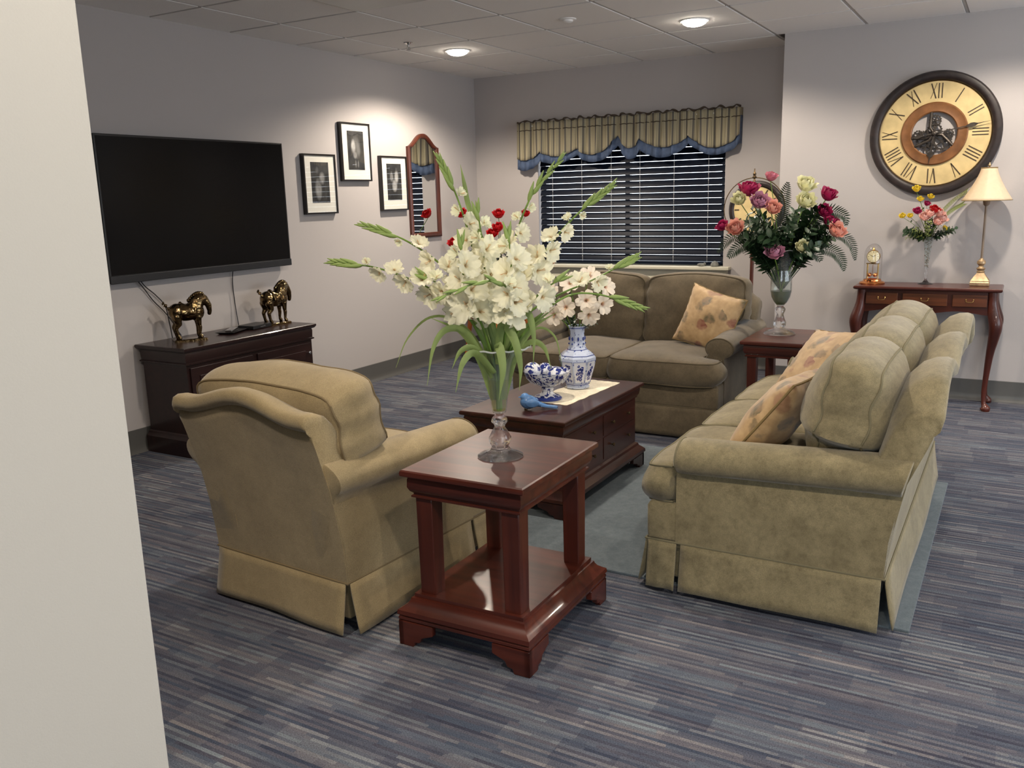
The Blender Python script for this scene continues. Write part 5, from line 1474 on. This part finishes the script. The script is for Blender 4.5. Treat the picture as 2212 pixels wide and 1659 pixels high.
for k, (off, z, dep, lb) in enumerate([(-0.345, 1.300, 0.12, 'red rose high at the left behind the gladioli'), (-0.02, 1.285, 0.04, 'red rose high in the middle behind the gladioli'), (-0.03, 1.17, -0.02, 'pair-topping red rose in the centre behind the gladioli'),
        (-0.075, 1.125, -0.06, 'darker red rose just below the centre pair'), (-0.42, 1.045, 0.10, 'red rose at far left behind the gladioli, lower'), (-0.345, 1.01, 0.08, 'red rose right of the lowest left one'), (0.215, 1.29, 0.05, 'small red rose at the right beside the blind'),
        (0.22, 0.83, -0.05, 'tiny red rosebud low at the right near the sill')]):
    rose(lb, CV, off, z, dep, 'red', g3, 1.15 if k not in (6, 7) else 0.85, (off, 0.5, -0.8), seed=90+k, neck=0.74)
r_ = random.Random(8)
for k in range(10):
    a = r_.uniform(-0.7, 0.7); o = put('leafy_stem', lm[k % 3], None)
    o.matrix_world = Matrix.Translation(vp(CV, a*0.04, 0.78, 0)) @ aim(S1*a+D1*r_.uniform(-0.4, 0.3)+Vector((0, 0, 0.8)), k) @ Matrix.Scale(r_.uniform(0.9, 1.35), 4)
    tag(o, 'dark leafy stem among the red roses in the corner', 'foliage', 'leafy stems among the red roses')

# ------------------------------------------------------------------ standing clock behind the loveseat
t = thing('standing_clock', 'standing clock on a thin pole behind the loveseat', 'floor clock', (2.815, -0.700, 0))
MB().lathe([(0.001, 0), (0.15, 0.0), (0.15, 0.012), (0.12, 0.020), (0.04, 0.035), (0.018, 0.06)], 32).build('base', 'mirror_wood', t)
MB().tube([(0, 0, 0.05), (0, 0, 1.13)], 0.014, 12).build('pole', 'mirror_wood', t)
MB().lathe([(0.006, 1.50), (0.016, 1.512), (0.008, 1.525), (0.006, 1.540), (0.019, 1.548), (0.008, 1.560), (0.012, 1.575), (0.005, 1.590), (0.003, 1.612)], 16).build('finial', 'old_brass', t)
def ring_y(mb, r, rr, c, seg=48, s2=10):
    mb.tube([(c[0]+r*math.cos(2*PI*k/seg), c[1], c[2]+r*math.sin(2*PI*k/seg)) for k in range(seg)], rr, s2, closed=True); return mb
ring_y(MB(), 0.182, 0.023, (0.022, 0, 1.320)).build('dial_frame', 'clock_frame', t)
ring_y(MB(), 0.222, 0.0035, (0.004, 0, 1.325)).build('outer_ring', 'old_brass', t)
mb = MB(); mb.lathe([(0.001, -0.012), (0.172, -0.012), (0.172, 0.012), (0.001, 0.012)], 40); mb.xform(Matrix.Translation((0.022, 0, 1.320)) @ Matrix.Rotation(R(90), 4, 'X')); mb.build('clock_face', 'dial', t)
mb = MB()
for k in range(12):
    a = k*PI/6; mb.prism([(-0.004, 0.125), (0.004, 0.125), (0.004, 0.158), (-0.004, 0.158)], lambda u, v, s_, a=a: Vector((0.022+u*math.cos(a)+v*math.sin(a), -0.0125-0.0015*s_, 1.320-u*math.sin(a)+v*math.cos(a))))
mb.build('hour_marks', 'numeral', t, None)

# ------------------------------------------------------------------ wall clock
CC = Vector((3.965, YC, 1.795))
t = thing('wall_clock', 'huge round wall clock with cream dial and open gears', 'wall clock', CC)
def disc_ring(prof, seg=72):
    """prof (r, out) revolved about the axis pointing into the room (-y)"""
    mb = MB(); n = len(prof)
    rg = [[Vector((r*math.cos(2*PI*k/seg), -o, r*math.sin(2*PI*k/seg))) for r, o in prof] for k in range(seg)]
    mb.rings(rg, loop=True); return mb
disc_ring([(0.400, 0.004), (0.402, 0.030), (0.392, 0.046), (0.372, 0.050), (0.350, 0.044), (0.343, 0.034), (0.343, 0.004)]).build('outer_frame', 'clock_frame', t, 40)
disc_ring([(0.343, 0.010), (0.343, 0.026), (0.200, 0.026), (0.200, 0.010)]).build('dial', 'dial', t, 30)
disc_ring([(0.343, 0.026), (0.341, 0.031), (0.336, 0.026)]).build('dial_rim', 'old_brass', t, 30)
disc_ring([(0.202, 0.010), (0.204, 0.034), (0.196, 0.040), (0.170, 0.036), (0.145, 0.040), (0.138, 0.034), (0.138, 0.010)]).build('inner_ring', 'clock_ring', t, 40)
def bar(mb, x0, z0, x1, z1, w, ang, o0=0.0262, o1=0.0285):
    d_ = Vector((x1-x0, z1-z0)); d_.normalize(); px, pz = -d_.y*w/2, d_.x*w/2
    q = [(x0+px, z0+pz), (x1+px, z1+pz), (x1-px, z1-pz), (x0-px, z0-pz)]
    ca, sa = math.cos(ang), math.sin(ang)
    mb.prism(q, lambda u, v, s_: Vector((u*ca+v*sa, -(o1 if s_ else o0), -u*sa+v*ca)))
nums = ['XII', 'I', 'II', 'III', 'IIII', 'V', 'VI', 'VII', 'VIII', 'IX', 'X', 'XI']
wd = {'I': 0.020, 'V': 0.044, 'X': 0.042}
for k, s_ in enumerate(nums):
    ang = k*PI/6; tot = sum(wd[c] for c in s_); x = -tot/2; z0, z1 = 0.226, 0.322
    mb = MB()
    for c in s_:
        w = wd[c]; cx = x+w/2
        if c == 'I': bar(mb, cx, z0, cx, z1, 0.0065, ang)
        elif c == 'V': bar(mb, x+0.006, z1, cx, z0, 0.0068, ang); bar(mb, x+w-0.006, z1, cx, z0, 0.0034, ang)
        else: bar(mb, x+0.005, z1, x+w-0.005, z0, 0.0068, ang); bar(mb, x+w-0.005, z1, x+0.005, z0, 0.0028, ang)
        x += w
    mb.build('numeral', 'numeral', t, None)
def gear(cx, cz, r, teeth, o, spokes=5):
    mb = MB(); seg = teeth*4
    outer = [(r*(1.0 if (k//2) % 2 else 0.90)) for k in range(seg)]
    rg = []
    for k in range(seg):
        a = 2*PI*k/seg; ro, ri = outer[k], r*0.72
        rg.append([Vector((cx+q*math.cos(a), -(o+d_), cz+q*math.sin(a))) for q, d_ in ((ro, 0), (ro, 0.005), (ri, 0.005), (ri, 0))])
    mb.rings(rg, loop=True)
    for k in range(spokes):
        a = 2*PI*k/spokes
        mb.tube([(cx, -(o+0.0025), cz), (cx+0.78*r*math.cos(a), -(o+0.0025), cz+0.78*r*math.sin(a))], 0.0045, 6)
    mb.tube([(cx, -o, cz), (cx, -(o+0.012), cz)], r*0.16, 12)
    mb.build('gear', 'gear', t, 40)
for q in ((-0.050, -0.035, 0.062, 22, 0.012), (0.052, -0.052, 0.060, 20, 0.018), (0.0, 0.020, 0.050, 18, 0.024), (0.0, 0.085, 0.040, 14, 0.012), (-0.015, -0.095, 0.040, 14, 0.020), (0.085, -0.005, 0.034, 12, 0.014), (-0.098, -0.005, 0.034, 12, 0.016)): gear(*q)
mb = MB()
for a in (R(100), R(215), R(325), R(190)): mb.tube([(0.14*math.cos(a), -0.030, 0.14*math.sin(a)), (0.05*math.cos(a+0.4), -0.034, 0.05*math.sin(a+0.4)), (0, -0.034, 0)], 0.010, 8)
mb.build('gear_bridge', 'gear', t)
def hand(name, ang, ln, tail, w, o):
    mb = MB(); ca, sa = math.cos(ang), math.sin(ang)
    out = [(-w, -tail), (-w*1.8, -tail*0.85), (-w*0.5, -tail*0.5), (-w*0.7, 0), (-w*0.5, ln*0.55), (-w*2.6, ln*0.64), (-w*2.2, ln*0.70), (-w*0.5, ln*0.76), (0, ln), (w*0.5, ln*0.76), (w*2.2, ln*0.70), (w*2.6, ln*0.64), (w*0.5, ln*0.55), (w*0.7, 0), (w*0.5, -tail*0.5), (w*1.8, -tail*0.85), (w, -tail)]
    mb.prism(out, lambda u, v, s_: Vector((u*ca+v*sa, -(o+0.003*s_), -u*sa+v*ca)))
    mb.build(name, 'gear', t, None)
hand('minute_hand', R(79), 0.345, 0.12, 0.0055, 0.048)
hand('hour_hand', R(186), 0.205, 0.05, 0.008, 0.043)
MB().ball((0, -0.048, 0), (0.016, 0.008, 0.016), 14).build('hub', 'gear', t)

# ------------------------------------------------------------------ console table with cabriole legs
TZ = 0.803
t = thing('console_table', 'cherry console table with curved legs below the big clock', 'console table', (4.006, -0.722, 0))
w, d = 0.895, 0.335
MB().loft([(-0.014, -0.024), (-0.004, -0.020), (0.0, -0.012), (-0.002, -0.004), (-0.006, 0)], w, d, (0, 0, TZ)).build('table_top', 'cherry', t, 30)
aw, ad = w-0.10, d-0.06
mb = MB(); zt_, zb_ = TZ-0.024, TZ-0.175
# apron boards, lower edge scalloped on the front
def scal(u):
    return zb_+0.022*(0.5-0.5*math.cos(4*PI*u))*1.0
fo_ = [(-aw/2+aw*k/24, scal(k/24)) for k in range(25)]+[(aw/2, zt_), (-aw/2, zt_)]
mb.prism(fo_, lambda u, v, s_: Vector((u, -ad/2+0.018*s_, v)))
mb.box2((-aw/2, ad/2-0.018, zb_+0.01), (aw/2, ad/2, zt_))
for s_ in (-1, 1): mb.box2((s_*aw/2, -ad/2, zb_+0.01), (s_*(aw/2-0.018), ad/2, zt_))
mb.build('apron', 'cherry', t, 30)
for cx, ww in ((-0.265, 0.20), (0.0, 0.27), (0.265, 0.20)):
    dr = bev(MB().box((cx, -ad/2-0.006, zt_-0.058), (ww, 0.014, 0.078)).build('drawer', 'burl', t, None), 0.003)
    pl = MB(); pl.tube(catmull([(cx-0.022, -ad/2-0.014, zt_-0.052), (cx-0.016, -ad/2-0.022, zt_-0.064), (cx+0.016, -ad/2-0.022, zt_-0.064), (cx+0.022, -ad/2-0.014, zt_-0.052)], 5), 0.0022, 6); pl.ball((cx-0.022, -ad/2-0.014, zt_-0.050), 0.005, 8); pl.ball((cx+0.022, -ad/2-0.014, zt_-0.050), 0.005, 8)
    pl.build('drawer_pull', 'brass', dr)
for sx in (-1, 1):
    for sy in (-1, 1):
        px, py = sx*(aw/2-0.004), sy*(ad/2-0.012)
        kn = [(0.0, TZ-0.025, 0.030), (0.004, TZ-0.10, 0.030), (0.014, TZ-0.165, 0.036), (0.030, TZ-0.235, 0.040), (0.026, TZ-0.31, 0.033), (0.012, TZ-0.42, 0.024), (0.002, TZ-0.56, 0.018), (-0.004, TZ-0.68, 0.0145), (0.0, 0.055, 0.014), (0.008, 0.034, 0.020), (0.012, 0.020, 0.030), (0.012, 0.006, 0.028), (0.010, 0.0, 0.022)]
        pts = catmull([(px+sx*o, py+sy*o*0.7, z) for o, z, r in kn], 4)
        rs = catmull([(r, 0, 0) for o, z, r in kn], 4)
        MB().tube(pts, [q.x for q in rs], 14).build('cabriole_leg', 'cherry_v', t, 60)
# small cabinet of shadow below is open: nothing else there

# anniversary clock
t = thing('anniversary_clock', 'small brass mantel clock under a glass dome', 'clock', (3.652, -0.700, TZ))
MB().lathe([(0.001, 0), (0.082, 0.0), (0.085, 0.006), (0.078, 0.014), (0.060, 0.020), (0.058, 0.030), (0.045, 0.036), (0.001, 0.038)], 40).build('base', 'copper', t)
mb = MB()
for s_ in (-1, 1): mb.tube([(s_*0.034, 0, 0.036), (s_*0.034, 0, 0.135)], 0.005, 10)
mb.box((0, 0, 0.138), (0.085, 0.03, 0.007)); mb.build('pillars', 'brass', t)
mb = MB()
for k in range(4):
    a = PI/4+k*PI/2; mb.ball((0.026*math.cos(a), 0.026*math.sin(a), 0.060), 0.013, 14)
mb.tube([(0, 0, 0.060), (0, 0, 0.132)], 0.0015, 6); mb.lathe([(0.001, 0.056), (0.026, 0.058), (0.026, 0.063), (0.001, 0.066)], 20)
mb.build('pendulum', 'copper', t)
mb = MB(); mb.lathe([(0.001, -0.008), (0.042, -0.008), (0.045, 0.0), (0.042, 0.008), (0.001, 0.008)], 36); mb.xform(Matrix.Translation((0, 0, 0.186)) @ Matrix.Rotation(R(90), 4, 'X')); mb.build('case', 'brass', t)
mb = MB(); mb.lathe([(0.001, 0), (0.039, 0), (0.039, 0.002), (0.001, 0.002)], 36); mb.xform(Matrix.Translation((0, -0.0085, 0.186)) @ Matrix.Rotation(R(90), 4, 'X')); mb.build('face', 'face_cream', t)
mb = MB()
for k in range(12):
    a = k*PI/6; mb.box((0.031*math.sin(a), -0.0112, 0.186+0.031*math.cos(a)), (0.003, 0.001, 0.006 if k % 3 == 0 else 0.003))
mb.tube([(0, -0.0118, 0.186), (0.014, -0.0118, 0.196)], 0.0012, 5); mb.tube([(0, -0.0118, 0.186), (-0.020, -0.0118, 0.198)], 0.0009, 5)
mb.build('hands', 'numeral', t)
mb = MB(); mb.lathe([(0.004, 0.230), (0.010, 0.236), (0.004, 0.246), (0.001, 0.250)], 12); mb.build('finial', 'brass', t)
pr_ = [(0.058, 0.034), (0.058, 0.20)]+[(0.058*math.cos(R(a)), 0.20+0.075*math.sin(R(a))) for a in range(12, 91, 13)]
MB().lathe(pr_+[(max(r-0.002, 0.001), z-0.0015) for r, z in reversed(pr_)], 40).build('glass_dome', 'dome', t, 60)

# table lamp
t = thing('table_lamp', 'table lamp with cream bell shade at the right end of the console table', 'lamp', (4.312, -0.665, TZ))
MB().loft([(-0.004, 0.0), (0.0, 0.006), (0.0, 0.022), (-0.006, 0.030), (-0.003, 0.033), (-0.034, 0.080), (-0.036, 0.086)], 0.115, 0.115).build('base', 'lamp_base', t, 30)
MB().lathe([(0.022, 0.086), (0.026, 0.092), (0.018, 0.100), (0.024, 0.106), (0.028, 0.112), (0.018, 0.120), (0.014, 0.128), (0.026, 0.145), (0.025, 0.160), (0.012, 0.172), (0.009, 0.18)], 24).build('turned_neck', 'lamp_base', t)
MB().tube([(0, 0, 0.178), (0, 0, 0.53)], 0.0075, 10).build('stem', 'lamp_stem', t)
MB().lathe([(0.009, 0.515), (0.018, 0.525), (0.022, 0.545), (0.012, 0.555), (0.012, 0.60), (0.001, 0.60)], 16).build('socket', 'lamp_stem', t)
mb = MB(); sg = 48; rg = []
for k in range(13):
    u = k/12; r = 0.146*(1-u)**1.35+0.046*(1-(1-u)**1.35); z = 0.552+0.205*u
    rg.append([Vector((r*(1+0.012*math.cos(8*a))*math.cos(a), r*(1+0.012*math.cos(8*a))*math.sin(a), z)) for a in [2*PI*q/sg for q in range(sg)]])
mb.rings(rg, False, False); o = mb.build('lamp_shade', 'shade', t, 180)
so = o.modifiers.new('th', 'SOLIDIFY'); so.thickness = 0.0015
mb = MB(); mb.tube([(0.147*math.cos(2*PI*q/48), 0.147*math.sin(2*PI*q/48), 0.552) for q in range(48)], 0.0022, 6, closed=True); mb.build('lower_trim', 'trim_gold', o); mb = MB(); mb.tube([(0.047*math.cos(2*PI*q/32), 0.047*math.sin(2*PI*q/32), 0.757) for q in range(32)], 0.003, 6, closed=True); mb.build('upper_trim', 'trim_gold', o)
mb = MB(); mb.tube([(-0.046, 0, 0.757), (0.046, 0, 0.757)], 0.0015, 6); mb.tube([(0, 0, 0.60), (0, 0, 0.765)], 0.002, 6); mb.lathe([(0.004, 0.762), (0.010, 0.772), (0.005, 0.782), (0.001, 0.792)], 12); mb.build('finial', 'lamp_base', t)

# slim vase with mixed flowers
V3 = Vector((3.985, -0.655, TZ))
t = thing('slim_vase', 'slim footed flute vase with mixed flowers on the console table', 'vase', V3)
MB().lathe([(0.001, 0), (0.048, 0.0), (0.050, 0.004), (0.020, 0.012), (0.008, 0.030), (0.007, 0.060), (0.014, 0.074), (0.008, 0.086), (0.009, 0.10)], 32).build('foot', 'foot_glass', t, 60)
fl_ = [(0.010, 0.1005), (0.014, 0.15), (0.020, 0.22), (0.028, 0.28), (0.040, 0.318)]
MB().lathe(fl_+[(r-0.002, z) for r, z in reversed(fl_[1:])]+[(0.001, 0.108)], 32).build('flute', 'thin', t, 60)
mb = MB(); rr = random.Random(4)
for k in range(60):
    z = 0.115+0.19*rr.random(); r = (0.009+0.016*(z-0.11)/0.2)*rr.random()**0.5; a = rr.random()*6.28
    mb.ball((r*math.cos(a), r*math.sin(a), z), 0.0045, 6)
mb.build('filler_beads', 'lamp_stem', t)
g4 = 'mixed flowers in the slim console vase'
mx_ = [('blush', -0.055, 1.238, -0.03, 1.0, 'pale pink blossom at the lower left of the console bouquet'), ('blush', -0.025, 1.262, -0.04, 0.95, 'pale pink blossom left of centre in the console bouquet'), ('red', 0.005, 1.285, -0.03, 0.95, 'bright red blossom in the middle of the console bouquet'),
       ('blush', 0.035, 1.262, -0.03, 1.05, 'pale pink blossom right of the red one in the console bouquet'), ('blush', 0.055, 1.225, -0.03, 1.1, 'large pink blossom at the right of the console bouquet'), ('blush', 0.020, 1.205, -0.05, 1.0, 'pink blossom low in the centre of the console bouquet'),
       ('magenta', -0.090, 1.280, 0.0, 0.8, 'dark red blossom at the upper left of the console bouquet'), ('magenta', -0.030, 1.330, 0.0, 0.6, 'small dark red bud above the console bouquet'), ('yellow', -0.135, 1.255, 0.0, 0.55, 'yellow blossom second from left in the console bouquet'),
       ('yellow', -0.185, 1.255, 0.0, 0.60, 'yellow blossom farthest left in the console bouquet'), ('yellow', -0.105, 1.425, 0.0, 0.75, 'yellow blossom standing highest before the clock rim'), ('yellow', -0.075, 1.362, 0.0, 0.60, 'yellow blossom just under the highest one'), ('yellow', -0.010, 1.375, 0.0, 0.60, 'yellow blossom right of the other upper ones'), ('yellow', 0.10, 1.165, 0.0, 0.6, 'yellow blossom low at the right of the console bouquet')]
for k, (c, off, z, dep, s_, lb) in enumerate(mx_): rose(lb, V3, off, z, dep, c, g4, s_*0.78, (off*4, 0.5, -0.9), seed=120+k, neck=1.09, cat='flower', name='blossom')
lg = [leafy_mesh(s_+20, 'leaf_yg', 0.20, 14, 0.009, 0.035) for s_ in range(2)]
r_ = random.Random(12)
for k in range(18):
    a = r_.uniform(-1.0, 1.0); o = put('leafy_stem', (lg[k % 2] if k % 3 else lm[0]), None)
    o.matrix_world = Matrix.Translation(vp(V3, a*0.015, 1.105, 0)) @ aim(S1*a+D1*r_.uniform(-0.5, 0.1)+Vector((0, 0, r_.uniform(0.15, 0.9))), k) @ Matrix.Scale(r_.uniform(0.5, 0.8), 4)
    tag(o, 'small leafy stem among the flowers on the console table', 'foliage', 'leafy stems in the slim console vase')
for k, (p, lb) in enumerate([([(0.0, 1.10, 0), (0.05, 1.24, 0), (0.13, 1.34, 0.0), (0.24, 1.42, 0.0)], 'pale feathery spray rising right toward the lamp shade'), ([(0.0, 1.10, 0), (0.06, 1.22, 0), (0.14, 1.29, 0.0), (0.21, 1.33, 0.0)], 'pale feathery spray just below the other one by the lamp shade')]):
    P = catmull([vp(V3, *q) for q in p], 8); org = P[0]; P = [q-org for q in P]; mb = MB(); mb.tube(P, 0.0016, 5)
    for i in range(8, len(P)):
        tg = (P[min(i+1, len(P)-1)]-P[i-1]).normalized()
        for s_ in (-1, 1): leaf_shape(mb, P[i], tg+tg.cross(D1)*0.45*s_, 0.0025, 0.035, up=D1)
    tag(put('leaf_spray', mb.mesh('leaf_spray', 'leaf_yg', 180), None, org), lb, 'foliage', 'feathery sprays in the slim console vase')
